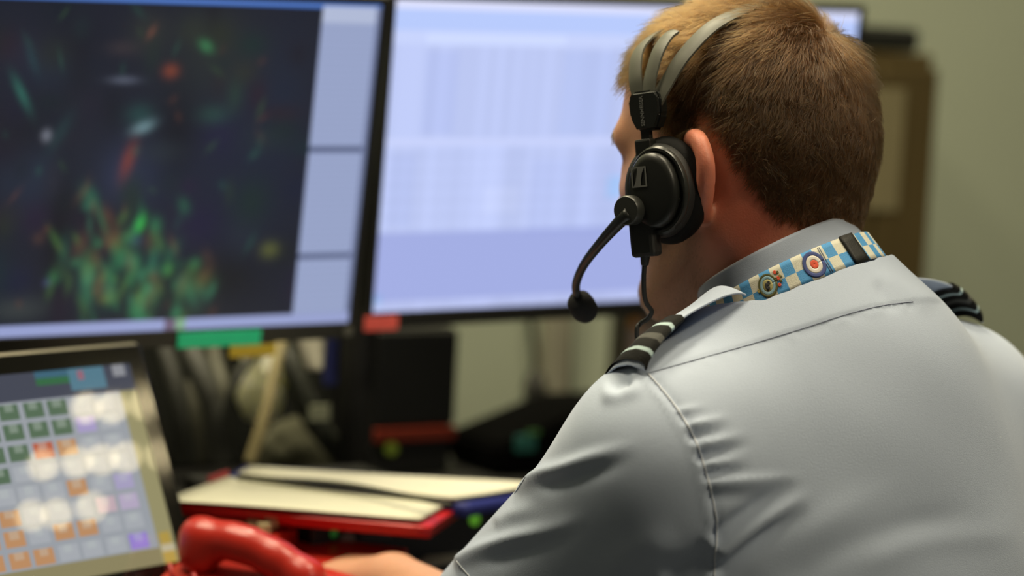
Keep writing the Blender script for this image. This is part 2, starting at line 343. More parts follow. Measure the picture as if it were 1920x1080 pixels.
for q in ((262, 420, 9, 18, (70, 230, 90), .9, .3), (386, 86, 16, 10, (70, 160, 100), .8, .6), (320, 133, 15, 13, (165, 80, 50), .8), (284, 60, 6, 14, (150, 90, 70), .6, .5), (232, 150, 28, 7, (120, 128, 150), .7), (268, 238, 22, 11, (150, 190, 200), .8, -.4), (87, 254, 9, 11, (150, 155, 170), .9),
          (240, 300, 12, 34, (150, 66, 36), .85, .25), (262, 215, 26, 20, (42, 90, 84), .7), (168, 370, 14, 24, (50, 130, 96), .7, -.5), (190, 410, 7, 40, (50, 130, 90), .6, -.4), (40, 175, 8, 34, (60, 140, 120), .7, -.5), (112, 250, 12, 40, (40, 80, 80), .5, .5), (60, 110, 8, 30, (40, 86, 90), .5, -.4), (505, 468, 19, 16, (116, 122, 56), .8),
          (375, 530, 26, 22, (80, 112, 60), .7), (315, 505, 10, 14, (90, 170, 80), .7), (200, 560, 18, 10, (130, 120, 50), .7), (262, 565, 12, 20, (130, 110, 50), .6), (205, 455, 10, 12, (130, 60, 50), .5), (280, 450, 14, 20, (110, 70, 50), .5), (255, 450, 12, 12, (70, 100, 140), .5), (430, 360, 9, 24, (50, 70, 40), .5), (400, 215, 30, 18, (50, 100, 80), .5), (440, 180, 16, 30, (50, 90, 60), .4), (360, 55, 30, 30, (54, 62, 40), .5), (120, 470, 12, 30, (50, 110, 90), .5), (88, 530, 8, 8, (90, 90, 150), .6), (230, 90, 30, 14, (80, 66, 66), .5)): blob(*q)
for i in range(130):
    px, py = g.normal(235, 75), g.normal(515, 62); c = ((60, 150, 100), (50, 140, 90), (90, 140, 70), (130, 90, 60), (70, 160, 120))[g.integers(5)]
    if py < 610: blob(px, py, g.uniform(5, 14), g.uniform(8, 28), c, g.uniform(.2, .6), g.uniform(-.6, .6))
for i in range(45): blob(g.uniform(-250, 560), g.uniform(20, 590), g.uniform(3, 8), g.uniform(6, 20), ((50, 110, 90), (70, 110, 60), (120, 70, 50))[g.integers(3)], g.uniform(.2, .45), g.uniform(-1, 1))
ub_ = LEFT.uv(576, 300)[0]; ue = LEFT.uv(676, 300)[0]
pan = (U_ > ub_); img[pan] = lin((150, 162, 198)); rows_ = 1 + .10 * np.sin(V_ * 300) * np.sin(V_ * 47) ; img[pan] *= rows_[pan][:, None]
for py in (280, 478): v = LEFT.uv(630, py)[1]; s_ = pan & (np.abs(V_ - v) < .009); img[s_] = lin((84, 94, 126))
img[pan & (U_ > ue)] = lin((112, 122, 156)); img[pan & (V_ < .06) & (U_ <= ue)] = lin((176, 186, 214))
tb = V_ > LEFT.uv(300, 600)[1]; img[tb] = lin((150, 160, 205))
u_, v_ = LEFT.uv(320, 607); img[tb & (np.abs(U_ - u_) < .012)] = lin((110, 96, 120)); img[tb & (np.abs(U_ - LEFT.uv(338, 606)[0]) < .008)] = lin((130, 170, 140))
img[(V_ < LEFT.uv(600, 15)[1]) & ~pan] = lin((74, 118, 200)); img[(V_ < .012)] = lin((84, 122, 196))
ML = monitor(LEFT, img, 'left black monitor showing a dark map with green traces', 1.0)
# --- right picture: a pale lavender table
img = np.tile(lin((192, 204, 248)), (H_, W_, 1))
cols = np.interp(np.arange(W_), np.arange(0, W_, 5), g.uniform(-1, 1, W_ // 5)); c2 = np.interp(np.arange(W_), np.arange(0, W_, 4), g.uniform(-1, 1, W_ // 4))
vt = lambda py: RIGHT.uv(950, py)[1]
for j in range(H_):
    v = j / (H_ - 1)
    if v < vt(22): img[j] = lin((222, 226, 255))
    elif v < vt(60): img[j] = lin((184, 203, 253))
    elif v < vt(86): img[j] = lin((200, 212, 253))
    elif v < vt(258): img[j] *= (1 + .055 * cols - .02)[:, None]
    elif v < vt(272): img[j] = lin((202, 212, 253))
    elif v < vt(432): img[j] *= (1 + .075 * c2 - .03 * (np.sin(v * 130) > .4))[:, None]
    elif v < vt(556): img[j] = lin((163, 174, 228))
    else: img[j] = lin((186, 196, 240)); img[j] *= (1 + .06 * c2)[:, None]
def band_(px0, px1, py0, py1, f):
    a, b = RIGHT.uv(px0, py0), RIGHT.uv(px1, py1); m_ = (U_ > a[0]) & (U_ < b[0]) & (V_ > a[1]) & (V_ < b[1]); img[m_] *= np.array(f)
band_(800, 1060, 62, 88, (1.08, 1.08, 1.05)); band_(800, 850, 95, 250, (.93, .94, .98)); band_(1060, 1140, 95, 255, (.93, .95, .98)); band_(905, 970, 350, 400, (1.06, 1.05, 1.02)); band_(730, 770, 290, 425, (.94, .95, .98)); band_(1140, 1165, 330, 370, (.80, 1.02, 1.05)); band_(690, 715, 552, 572, (.85, 1.02, 1.0)); band_(1000, 1500, 300, 420, (.95, .96, .99))
MR = monitor(RIGHT, img, 'right black monitor showing a bright lavender table page', 1.0)
# small round badge on the left bezel
lathe('power_button', LEFT.at(*LEFT.loc(650, 619), .0036), LEFT.n, [(.001, 0), (.0055, 0), (.005, .0012), (.001, .0013)], mat('button_grey', (.10, .10, .085), .5), ML, 16)
def strip(pn, name, px0, py0, px1, py1, m, label):
    a, b = pn.loc(px0, py0), pn.loc(px1, py1); c = (a + b) / 2
    o = box_obj(name, pn.at(c[0], c[1], .0046), (abs(b[0] - a[0]) / 2, .0009, abs(b[1] - a[1]) / 2), m, None, pn.ax, .0006); return tag(o, label, 'label')
strip(LEFT, 'label_strip', 330, 622, 484, 643, mat('strip_green', (.008, .72, .38), .45), 'green label strip stuck along the bottom of the left monitor')
strip(LEFT, 'label_strip', 427, 646, 511, 664, mat('strip_yellow', (.55, .40, .02), .45), 'yellow label strip hanging just below the green one')
strip(RIGHT, 'label_strip', 680, 592, 741, 616, mat('strip_red', (.88, .13, .11), .45), 'red label stuck on the lower left corner of the right monitor')
# pole with two arms that carries the monitors
st = empty('monitor_stand', dk(*dloc(onn(672, 700, .62))[:2], DZ), 'black pole and arms holding both monitors above the desk', 'stand')
q = dloc(onn(672, 700, .62)); pole = dk(q[0], .62, 0)
lathe('base', pole + zU * DZ, zU, [(.002, 0), (.055, 0), (.055, .008), (.030, .014), (.002, .014)], shellm, st, 28)
tube('pole', [pole + zU * (DZ + .01), pole + zU * 1.13], .019, shellm, st, 4, 18)
for pn in (LEFT, RIGHT): tube('arm', [pole + zU * 1.05, (pole + zU * 1.05) * .5 + pn.at(0, 0, -.11) * .5 + nD * .05, pn.at(0, 0, -.10), pn.at(0, -.01, -.055)], .014, shellm, st, 20, 12)
# ------------------------------------------------------------------ touch panel in front of the left monitor
TP = Panel((-.33394785, 2.18288791, .8986856), 51.468, 24.095, 0, .33, .228); TP.c = TP.at(-.165, -.114)
tp = empty('touch_panel', TP.at(0, -.12, -.05), 'tilted touch panel with rows of green and orange keys in the lower left corner', 'touch panel')
box_obj('housing', TP.at(0, 0, -.013), (.165, .012, .114), mat('panel_rim_metal', (.32, .30, .23), .40, .5), tp, TP.ax, .007, 4)
box_obj('glass_border', TP.at(0, 0, -.0008), (.1605, .0012, .1095), mat('panel_glass_black', (.006, .006, .005), .06, coat=.6, spec=.6), tp, TP.ax, .0008)
ft_ = TP.at(0, -.03, -.09); ft_[2] = DZ + .0065; box_obj('stand_foot', ft_, (.07, .05, .006), shellm, tp, np.stack([TP.r, np.cross(zU, TP.r), zU]), .003)
tube('stand_neck', [TP.at(0, -.02, -.02), TP.at(0, -.04, -.07), ft_], .012, shellm, tp, 10)
a, b = TP.loc(240, 682), TP.loc(338, 1052); SCx1, SCy1, SCy0 = a[0], a[1], b[1]; SCx0 = -.152; SCx1 = (a[0] + b[0]) / 2
scr = screen_mat('panel_glow', .6, 1.0, .0, 1.0)
def quad_geo(x0, x1, y0, y1, z): return [TP.at(x0, y0, z), TP.at(x1, y0, z), TP.at(x1, y1, z), TP.at(x0, y1, z)]
SP = Panel(TP.at((SCx0 + SCx1) / 2, (SCy0 + SCy1) / 2), 51.468, 24.095, 0, SCx1 - SCx0, SCy1 - SCy0)
W2, H2 = 260, 200; y2, x2 = np.mgrid[0:H2, 0:W2]; px_ = SCx0 + x2 / (W2 - 1) * (SCx1 - SCx0); py_ = SCy1 - y2 / (H2 - 1) * (SCy1 - SCy0)
img = np.tile(lin((154, 159, 166)), (H2, W2, 1))
hd = TP.loc(150, 742)[1]; img[py_ > hd] = lin((66, 70, 84))
def rect(px0, py0, px1, py1, c, a=1.0):
    p, q_ = TP.loc(px0, py0), TP.loc(px1, py1); m_ = (px_ > min(p[0], q_[0])) & (px_ < max(p[0], q_[0])) & (py_ > min(p[1], q_[1])) & (py_ < max(p[1], q_[1])); img[m_] = img[m_] * (1 - a) + lin(c) * a
rect(62, 700, 140, 717, (50, 104, 66)); rect(62, 697, 140, 704, (60, 100, 120)); rect(124, 692, 200, 726, (82, 122, 140)); rect(142, 696, 158, 712, (150, 100, 116)); rect(206, 682, 236, 704, (140, 142, 148))
# reflected beige glare painted as a side column, then foot bar of the page
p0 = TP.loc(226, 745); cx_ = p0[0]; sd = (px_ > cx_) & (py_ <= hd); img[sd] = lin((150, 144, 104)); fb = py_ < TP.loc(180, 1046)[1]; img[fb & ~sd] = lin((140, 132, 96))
pc0, pc1 = TP.loc(18, 773), TP.loc(109, 765); cu_ = (pc1 - pc0) / 2; r0_ = TP.loc(62, 769); r7 = TP.loc(132, 1035); rv = (r7 - r0_) / 7
def key(c, r, col, a=1.0, sx=.40, sy=.38):
    ctr = r0_ + np.array([cu_[0], 0]) * c + np.array([0, rv[1]]) * r
    dx, dy = np.abs(px_ - ctr[0]) / (abs(cu_[0]) * sx), np.abs(py_ - ctr[1]) / (abs(rv[1]) * sy); m_ = (np.maximum(dx, dy) < 1)
    img[m_] = img[m_] * (1 - a) + lin(col) * a
    m2 = m_ & (dx < .45) & (py_ > ctr[1]); img[m2] = img[m2] * .75 + lin((200, 210, 200)) * .25 * a + img[m2] * .25 * (1 - a)
GR, ORG, RD_, PU = (84, 108, 84), (188, 140, 98), (182, 92, 66), (166, 150, 204)
for r in range(8):
    for c in range(-4, 4): key(c, r, (170, 174, 180), .8)
for c, r in [(c, r) for c in (-4, -3, -2, -1, 0, 1) for r in (0, 1)] + [(c, 2) for c in (-4, -3, -2, -1)] + [(c, 3) for c in (-4, -3, -2)] + [(-1, 2), (-3, 4), (-4, 4), (-2, 3)]: key(c, r, GR)
key(0, 2, RD_); key(1, 2, ORG); key(1, 4, ORG)
for c, r in [(-2, 5), (-3, 5), (-2, 6), (-3, 6), (0, 6), (1, 6), (-2, 7), (-1, 7), (-3, 7), (-4, 6)]: key(c, r, ORG)
key(2, 1, PU, .8); key(3, 4, PU, .6); key(2, 5, (200, 170, 180), .8); key(3, 5, (186, 166, 200), .7); key(3, 7, (150, 128, 206))
rect(296, 1000, 322, 1022, (176, 150, 70)); rect(302, 1032, 332, 1054, (186, 156, 76)); rect(300, 1022, 328, 1032, (190, 180, 150))
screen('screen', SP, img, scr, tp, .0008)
# ================================================================== THINGS ON THE DESK
# computer tower below the right monitor
k_ = .74; A, Bq = onn(706, 640, k_), onn(850, 868, k_); a0, a1 = dloc(A)[0], dloc(Bq)[0]; zt = onn(780, 618, k_)[2]
tw = empty('computer_tower', dk((a0 + a1) / 2, k_ + .10, DZ), 'black computer tower with a dull red stripe below the right monitor', 'computer')
box_obj('case', dk((a0 + a1) / 2, k_ + .10, (DZ + zt) / 2 + .001), ((a1 - a0) / 2, .092, (zt - DZ) / 2), mat('tower_black', (.006, .006, .0055), .6, var=.2), tw, DAX, .004)
zs0, zs1 = onn(780, 826, k_)[2], onn(780, 801, k_)[2]
box_obj('front_upper', dk((a0 + a1) / 2, k_ + .004, (zs1 + zt) / 2), ((a1 - a0) / 2 - .002, .006, (zt - zs1) / 2 - .002), mat('tower_front_black', (.0045, .0050, .0045), .5), tw, DAX, .003)
box_obj('red_stripe', dk((a0 + a1) / 2, k_ + .002, (zs0 + zs1) / 2), ((a1 - a0) / 2 - .001, .007, (zs1 - zs0) / 2), mat('stripe_red', (.22, .022, .006), .5), tw, DAX, .002)
lathe('status_light', onn(735, 842, k_ - .004), -nD, [(.001, -.004), (.007, -.004), (.007, .001), (.001, .002)], mat('led_olive', (.04, .05, .004), .4, emit=(.10, .13, .01), estr=.5), tw, 14)
# cables hanging under the left monitor
def cable(name, pts, k, rad, m, label): return tag(tube(name, [onn(x, y, k + dk_) for x, y, dk_ in pts], rad, m, None, 40, 10), label, 'cable')
dkc = mat('cable_charcoal', (.022, .024, .018), .6); olv = mat('cable_grey_olive', (.10, .10, .070), .6); bge = mat('cable_beige', (.32, .27, .13), .6)
cable('cable', [(270, 560, .08), (318, 690, .02), (338, 780, 0), (352, 868, .0)], .70, .012, dkc, 'thick charcoal cable hanging right beside the touch panel')
cable('cable', [(330, 610, .08), (372, 690, .02), (402, 770, 0), (416, 868, .0)], .72, .014, mat('cable_slate', (.045, .047, .038), .6), 'slate grey cable sweeping down below the green strip')
cable('cable', [(392, 610, .06), (404, 680, .03), (418, 740, .0), (408, 868, .0)], .76, .009, olv, 'olive grey cable hanging below the left end of the yellow strip')
cable('cable', [(345, 720, .02), (356, 780, 0), (366, 868, .0)], .78, .013, olv, 'short olive cable in the shade behind the charcoal one')
cable('cable', [(500, 610, .08), (548, 690, .02), (584, 780, .0), (650, 866, .0)], .66, .013, mat('cable_dark_green', (.030, .034, .024), .6), 'dark green cable slanting down to the right past the grey tag')
cable('cable', [(532, 622, .05), (514, 700, 0), (496, 780, -.02), (468, 868, -.02)], .62, .0065, bge, 'beige cable slanting down in front of the crumpled bag')
cable('cable', [(508, 610, .06), (480, 660, .02), (440, 720, .0), (420, 790, .0)], .66, .005, dkc, 'thin dark cable crossing the top of the crumpled bag')
# crumpled pale bag
def lump(name, c, r, ax, amp, m, seed, parent=None, sub=4, fr=3.2):
    bm = bmesh.new(); bmesh.ops.create_icosphere(bm, subdivisions=sub, radius=1.0); gg = np.random.default_rng(seed); D_ = gg.normal(0, 1, (14, 3)); ph_ = gg.uniform(0, 6, 14)
    for v in bm.verts:
        p = np.array(v.co); f = sum(abs(math.sin(fr * float(p @ D_[i]) + ph_[i])) for i in range(14)) / 14
        p = p * (1 + amp * (f - .6)); v.co = Vector(c + ax[0] * p[0] * r[0] + ax[1] * p[1] * r[1] + ax[2] * p[2] * r[2])
    return from_bm(name, bm, m, parent, True)
bagm = mat('bag_film', (.90, .90, .60), .4, spec=.5, var=.08)
bagm.node_tree.nodes['Principled BSDF'].inputs['Subsurface Weight'].default_value = 1.0; bagm.node_tree.nodes['Principled BSDF'].inputs['Subsurface Radius'].default_value = (1, 1, .8); bagm.node_tree.nodes['Principled BSDF'].inputs['Subsurface Scale'].default_value = .05
bg = empty('plastic_bag', onn(490, 800, .70), 'crumpled pale yellow plastic bag tucked among the cables under the left monitor', 'bag')
lump('bag_body', onn(488, 726, .70), (.026, .03, .040), DAX, .5, bagm, 4, bg); lump('bag_neck', onn(476, 668, .70), (.014, .014, .014), DAX, .6, bagm, 9, bg, 3); tube('bag_twist', [onn(476, 672, .70), onn(486, 690, .70), onn(488, 706, .70)], [.006, .008, .014], bagm, bg, 10)
tag(lump('cloth', onn(560, 850, .76), (.050, .03, .040), DAX, .45, mat('cloth_olive', (.085, .085, .050), .9, bump=.4), 12), 'olive grey cloth heaped behind the papers under the left monitor', 'cloth')
# white note and blue ribbon hanging from the left monitor
k2 = .585
def sheet(name, pts, k, bulge, m, label, cat, th=.0006):
    rows = []
    tl_, tr2, br, bl = [onn(x, y, k) for x, y in pts]
    for t in np.linspace(0, 1, 10): rows.append([(tl_ * (1 - t) + bl * t) * (1 - s) + (tr2 * (1 - t) + br * t) * s - nD * bulge * math.sin(math.pi * s) * (.4 + .6 * t) for s in np.linspace(0, 1, 8)])
    V, Fc = grid_geo(np.array(rows)); o = mesh_obj(name, V, Fc, m); solidify(o, th, 0); return tag(o, label, cat)
sheet('paper_note', [(546, 616), (612, 616), (606, 690), (572, 694)], .56, .012, mat('note_white', (.62, .60, .48), .8), 'tapered white paper note hanging under the bottom of the left monitor', 'note')
sheet('ribbon', [(614, 612), (636, 612), (632, 722), (604, 724)], .575, .003, mat('ribbon_blue', (.020, .028, .16), .7), 'dark blue ribbon hanging beside the white paper note', 'ribbon')
tg = empty('cable_tag', onn(600, 774, .63), 'pale grey green tag hanging in front of the dark green cable', 'tag')
c_ = onn(599, 774, .63); box_obj('tag_card', c_, (.0125, .0015, .0085), mat('tag_card', (.30, .32, .22), .7), tg, DAX, .001)
tube('tag_string', [c_ + zU * .008, onn(590, 740, .64), onn(574, 726, .65)], .0008, dkc, tg, 8, 6)
# black printer on the right of the tower
kp = .70; pa, pb = dloc(onn(935, 840, kp))[0], dloc(onn(1250, 760, kp))[0]
pr = empty('printer', dk((pa + pb) / 2, kp + .12, DZ), 'low black printer with sloping top behind the left sleeve', 'printer')
bm = bmesh.new(); zl, zh = onn(950, 838, kp)[2], onn(1130, 764, kp)[2]; vv = []
for k in (kp, kp + .12):
    for a, z in ((pa, DZ), (pb, DZ), (pb, zh), (pa + (pb - pa) * .55, zh), (pa, zl)): vv.append(bm.verts.new(dk(a, k, z + .001)))
bm.faces.new(vv[:5]); bm.faces.new(vv[5:][::-1])
for i in range(5): j = (i + 1) % 5; bm.faces.new([vv[i], vv[i + 5], vv[j + 5], vv[j]])
bmesh.ops.recalc_face_normals(bm, faces=bm.faces); bmesh.ops.bevel(bm, geom=list(bm.edges), offset=.006, segments=3, affect='EDGES'); from_bm('body', bm, mat('printer_black', (.0015, .0015, .0015), .9, spec=.04), pr)
box_obj('control_panel', onn(985, 832, kp - .003), (.014, .003, .010), mat('panel_teal', (.012, .10, .085), .5), pr, DAX, .002)
box_obj('control_key', onn(1000, 812, kp - .003), (.008, .003, .003), mat('key_green', (.03, .11, .02), .5), pr, DAX, .001)
# black network box under the papers
zb = .738; c0_, c1_ = onz(620, 982, zb), onz(905, 960, zb); fx = unit((c1_ - c0_) * np.array([1, 1, 0])); fy = np.array([-fx[1], fx[0], 0]); BAX = np.stack([fx, fy, zU]); wl_ = np.linalg.norm((c1_ - c0_)[:2])
nbx = empty('network_box', (c0_ + c1_) / 2 * np.array([1, 1, 0]) + zU * DZ + fy * .13, 'flat black equipment box under the red folder with small pale mark on its front', 'equipment box')
fc0 = (c0_ + c1_) / 2
box_obj('case', np.array([fc0[0], fc0[1], (zb + DZ) / 2 + .0005]) + fy * .13, (wl_ / 2 + .02, .13, (zb - DZ) / 2), mat('box_black', (.008, .008, .007), .55, var=.2), nbx, BAX, .003)
def onface(px, py):
    d = ray(px, py); t = ((fc0 - CAM) @ fy) / (d @ fy); return CAM + d * t - fy * .0006
lathe('front_mark', onface(651, 1013), -fy, [(.001, 0), (.0075, 0), (.0075, .0008), (.001, .0008)], mat('mark_grey', (.22, .22, .18), .6), nbx, 16)
box_obj('front_lettering', onface(706, 1006), (.017, .0006, .0035), mat('mark_dim', (.05, .05, .045), .6), nbx, BAX, .0003)
lathe('status_light', onface(889, 974), -fy, [(.001, 0), (.006, 0), (.006, .001), (.001, .0015)], mat('led_green', (.04, .12, .01), .4, emit=(.10, .32, .02), estr=.6), nbx, 14)
lathe('status_light', onface(625, 1000), -fy, [(.001, 0), (.004, 0), (.004, .001), (.001, .0015)], mat('led_dim_green', (.01, .08, .01), .4, emit=(.01, .08, .01), estr=.5), nbx, 12)
# red folder with its papers
def slab(name, quad, z, th, m, parent=None, inset=0.0, sag=0.0, n=14):
    q = [onz(x, y, z) for x, y in quad]; c = sum(q) / 4; q = [p + (c - p) / np.linalg.norm(c - p) * inset for p in q]
    g_ = np.random.default_rng(int(quad[0][0])); rows = []
    for t in np.linspace(0, 1, n): rows.append([(q[0] * (1 - t) + q[3] * t) * (1 - s) + (q[1] * (1 - t) + q[2] * t) * s + zU * (sag * (math.sin(s * 5 + t * 3) + .6 * math.sin(t * 7 + s * 2))) for s in np.linspace(0, 1, n)])
    V, Fc = grid_geo(np.array(rows)); o = mesh_obj(name, V, Fc, m, parent); solidify(o, th, -1); o.modifiers['solid'].use_even_offset = False; return o
paperm = mat('paper_cream', (.66, .65, .50), .8, var=.06, scale=25); paper2 = mat('paper_white', (.70, .68, .53), .8, var=.05, scale=20)
redq = [(300, 944), (806, 990), (870, 944), (424, 891)]; fold_ = empty('folder', onz(600, 950, .742), 'red folder with cream papers lying on the black equipment box', 'folder')
slab('cover', redq, .750, .0095, mat('folder_red', (.56, .012, .010), .4), fold_)
slab('rim', redq, .7525, .0030, mat('folder_red', (.56, .012, .010), .4), fold_)
for i in range(4): slab('sheet', [(302 + 2 * i, 936 + i), (790 + i * 2, 978 - i), (858 - i * 2, 941), (426, 891)], .7545 + i * .0012, .0007, paperm, fold_, .004 + .002 * (i % 2), .0005)
q = onz(430, 900, .757); tag(sheet('divider_tab', [(388, 893), (428, 880), (430, 892), (392, 905)], dloc(q)[1] - .01, .001, mat('tab_pink', (.38, .05, .06), .7), 'small pink divider tab at the back corner of the red folder', 'tab'), None)
blq = [(430, 890), (872, 946), (1060, 912), (462, 872)]; pad_ = empty('document_wallet', onz(750, 905, .745), 'blue wallet with a stack of white papers behind the red folder', 'document wallet')
slab('cover', blq, .7600, .012, mat('wallet_blue', (.030, .040, .24), .45), pad_)
for i in range(4): slab('sheet', [(440 + i, 887), (862 - i * 2, 938 - i), (1040, 908), (466, 873)], .7618 + i * .0013, .0008, paper2, pad_, .003 + .002 * (i % 2), .0006)
tag(tube('gap_shade', [onz(445, 896, .766), onz(640, 907, .768), onz(845, 947, .770)], .0022, mat('gap_shade_olive', (.045, .045, .025), .6), None, 20, 8), 'thin dark strip standing in for the shade between the two stacks of paper', 'cord')  # dark strip added as the shade in the gap between the stacks
# pale sheet by the sleeve
ps = slab('paper_sheet', [(770, 1064), (850, 1052), (870, 1030), (800, 1040)], .700, .0015, mat('sheet_pale', (.42, .42, .33), .8)); tag(ps, 'small pale card lying on the desk beside the sleeve hem', 'card')
# red telephone
red = mat('phone_red', (.46, .022, .012), .32, spec=.5, var=.05); red2 = mat('phone_red_dark', (.40, .012, .010), .35)
pd = 2.13; c1p, c2p = P(376, 1008, 2.13), P(572, 1086, 2.10); ph_ = empty('telephone', np.array([*((c1p + c2p) / 2)[:2], DZ]), 'red desk telephone with cream keys beside the touch panel', 'telephone')
ld = unit(c2p - c1p); sd_ = unit(np.cross(zU, ld)); ud_ = np.cross(ld, sd_)
HS = SDF(); m_ = [c1p + (c2p - c1p) * t + zU * (.010 * math.sin(math.pi * t)) for t in (0, .28, .5, .75, 1)]
HS.cone(m_[0], m_[1],   .0150, .0122, .02); HS.cone(m_[1], m_[2], .0122, .0115, .02); HS.cone(m_[2], m_[3], .0115, .0122, .02); HS.cone(m_[3], m_[4], .0122, .0150, .02)
for e_ in (m_[0], m_[4]): HS.cone(e_, e_ - zU * max(.002, min(.014, e_[2] - .702)), .0175, .019, .012)
hv, hq = HS.mesh(.004, 1); hs = mesh_obj('handset', hv, hq, red, ph_)
bc_ = (c1p + c2p) / 2 + sd_ * .050 - zU * .018
PAX = np.stack([ld * np.array([1, 1, 0]) / np.linalg.norm(ld[:2]), unit(sd_ * np.array([1, 1, 0])), zU])
bm = bmesh.new(); z_b = DZ + .001; cc_ = np.array([*bc_[:2], 0]); prof = [(-.085, z_b), (.085, z_b), (.085, .722), (-.035, .712), (-.085, .700)]; vv = []
for a in (-.085, .105):
    for y, z in prof: vv.append(bm.verts.new(cc_ + PAX[0] * a + PAX[1] * y + zU * z))
bm.faces.new(vv[:5]); bm.faces.new(vv[5:][::-1])
for i in range(5): j = (i + 1) % 5; bm.faces.new([vv[i], vv[i + 5], vv[j + 5], vv[j]])
bmesh.ops.recalc_face_normals(bm, faces=bm.faces); bmesh.ops.bevel(bm, geom=list(bm.edges), offset=.009, segments=4, affect='EDGES'); from_bm('base', bm, red, ph_)
for i in range(4):
    for j in range(3):
        kc = onz(424 + i * 19, 976 + i * 7.5, .738) + PAX[1] * (.016 * j); box_obj('key', np.array([kc[0], kc[1], .736 + .003 * j]), (.0058, .005, .005), mat('phone_key_cream', (.46, .40, .22), .5), ph_, PAX, .0015)
box_obj('key_deck', np.array([*(onz(454, 988, .738) + PAX[1] * .016)[:2], .7250]), (.036, .030, .0095), red, ph_, PAX, .004)
tube('coiled_cord', [c1p - zU * .03 + ld * (i * .006 - .02) - sd_ * .03 + np.array([0, 0, 0]) + (PAX[1] * math.cos(i * 1.57) + zU * math.sin(i * 1.57)) * .006 for i in range(30)], .0022, red2, ph_, 240, 6)
# ================================================================== PERSON
HC = P(1405, 243, 1.93)
PSI, PIT = R_(56), R_(10)
HF = np.array([-math.sin(PSI) * math.cos(PIT), math.cos(PSI) * math.cos(PIT), -math.sin(PIT)])
HL = np.array([-math.cos(PSI), -math.sin(PSI), 0.0]); HU = np.cross(HF, HL)
HA = np.stack([HF, HL, HU])
def H(f, l, u): return HC + HF * f + HL * l + HU * u
def hloc(p): return (np.asarray(p) - HC) @ HA.T
def onl(px, py, l):
    """point on a sight line whose head-left coordinate is l (used once to measure the headset)"""
    d = ray(px, py); t = (l - (CAM - HC) @ HL) / (d @ HL); return CAM + d * t
TY = R_(42)
TF = np.array([-math.sin(TY), math.cos(TY), 0.0]); TL = np.array([-math.cos(TY), -math.sin(TY), 0.0]); TU = np.array([0, 0, 1.0])
NK = P(1480, 560, 1.905)                       # base of the neck
SL, SR = P(1242, 862, 1.785), P(1775, 792, 2.03)   # shoulder joints
EL, ER = P(915, 1200, 1.97), P(2000, 1180, 2.17)   # elbows
PV = NK + np.array([.04, -.035, -.50])          # pelvis
WL = P(735, 1092, 2.13); KN = P(650, 1078, 2.17)  # wrist, knuckles of the left hand
skin = mat('skin', (.62, .33, .21), 0.5, attr='Col', var=.10, scale=60, bump=.25, bscale=700, sss=.25)
B = SDF()
# skull and face
B.ell(H(0, 0, .008), (.098, .076, .090), HA, .02)
B.ell(H(-.026, 0, -.020), (.072, .070, .072), HA, .03)
B.ell(H(.035, 0, .015), (.062, .069, .068), HA, .03)
B.ell(H(.048, 0, -.065), (.052, .056, .078), HA, .03)
for s in (-1, 1):
    B.cone(H(-.002, .056 * s, -.080), H(.080, .018 * s, -.126), .019, .018, .03)
    B.cone(H(.060, .055 * s, -.040), H(.085, .036 * s, -.040), .018, .014, .025)
    B.cone(H(.086, .044 * s, .004), H(.099, .008 * s, .004), .011, .011, .016)
    B.ell(H(.084, .033 * s, -.022), (.012, .014, .010), HA, .008)
    # ear: rim, lobe, back plate
    e = catmull([(.012, .074, -.014), (.003, .085, -.006), (-.008, .095, -.011), (-.0135, .099, -.027), (-.009, .095, -.044), (.000, .087, -.060), (.008, .077, -.067)], 15)
    rr = np.linspace(.0046, .0054, 15)
    for i in range(14):
        B.cone(H(e[i][0], e[i][1] * s, e[i][2]), H(e[i + 1][0], e[i + 1][1] * s, e[i + 1][2]), rr[i], rr[i + 1], .006)
    ea = unit(HL * s * .80 + HF * .58); B.ell(H(.001, .086 * s, -.034), (.0045, .017, .026), np.stack([ea, unit(np.cross(HU, ea)), HU]), .008)
B.cone(H(.097, 0, -.012), H(.119, 0, -.054), .008, .012, .014)
B.ell(H(.104, .009, -.058), (.010, .009, .008), HA, .008); B.ell(H(.104, -.009, -.058), (.010, .009, .008), HA, .008)
B.ell(H(.096, 0, -.086), (.010, .023, .007), HA, .008); B.ell(H(.094, 0, -.097), (.010, .021, .007), HA, .008)
B.ell(H(.086, 0, -.124), (.018, .022, .016), HA, .02)
# neck, torso (stays inside the shirt)
B.cone(H(-.020, 0, -.075), NK + TF * .008 - TU * .03, .061, .056, .03)
B.cone(NK + TF * .01 - TU * .055, SL, .040, .030, .03); B.cone(NK + TF * .01 - TU * .055, SR, .040, .030, .03)
B.ell(NK + TU * -.18 + TF * .0 + np.array([.03, -.03, 0]), (.150, .095, .20), np.stack([TL, TF, TU]), .05)
B.ell(PV + TU * .14, (.13, .09, .17), np.stack([TL, TF, TU]), .05)
B.ell(PV, (.155, .11, .10), np.stack([TL, TF, TU]), .05)
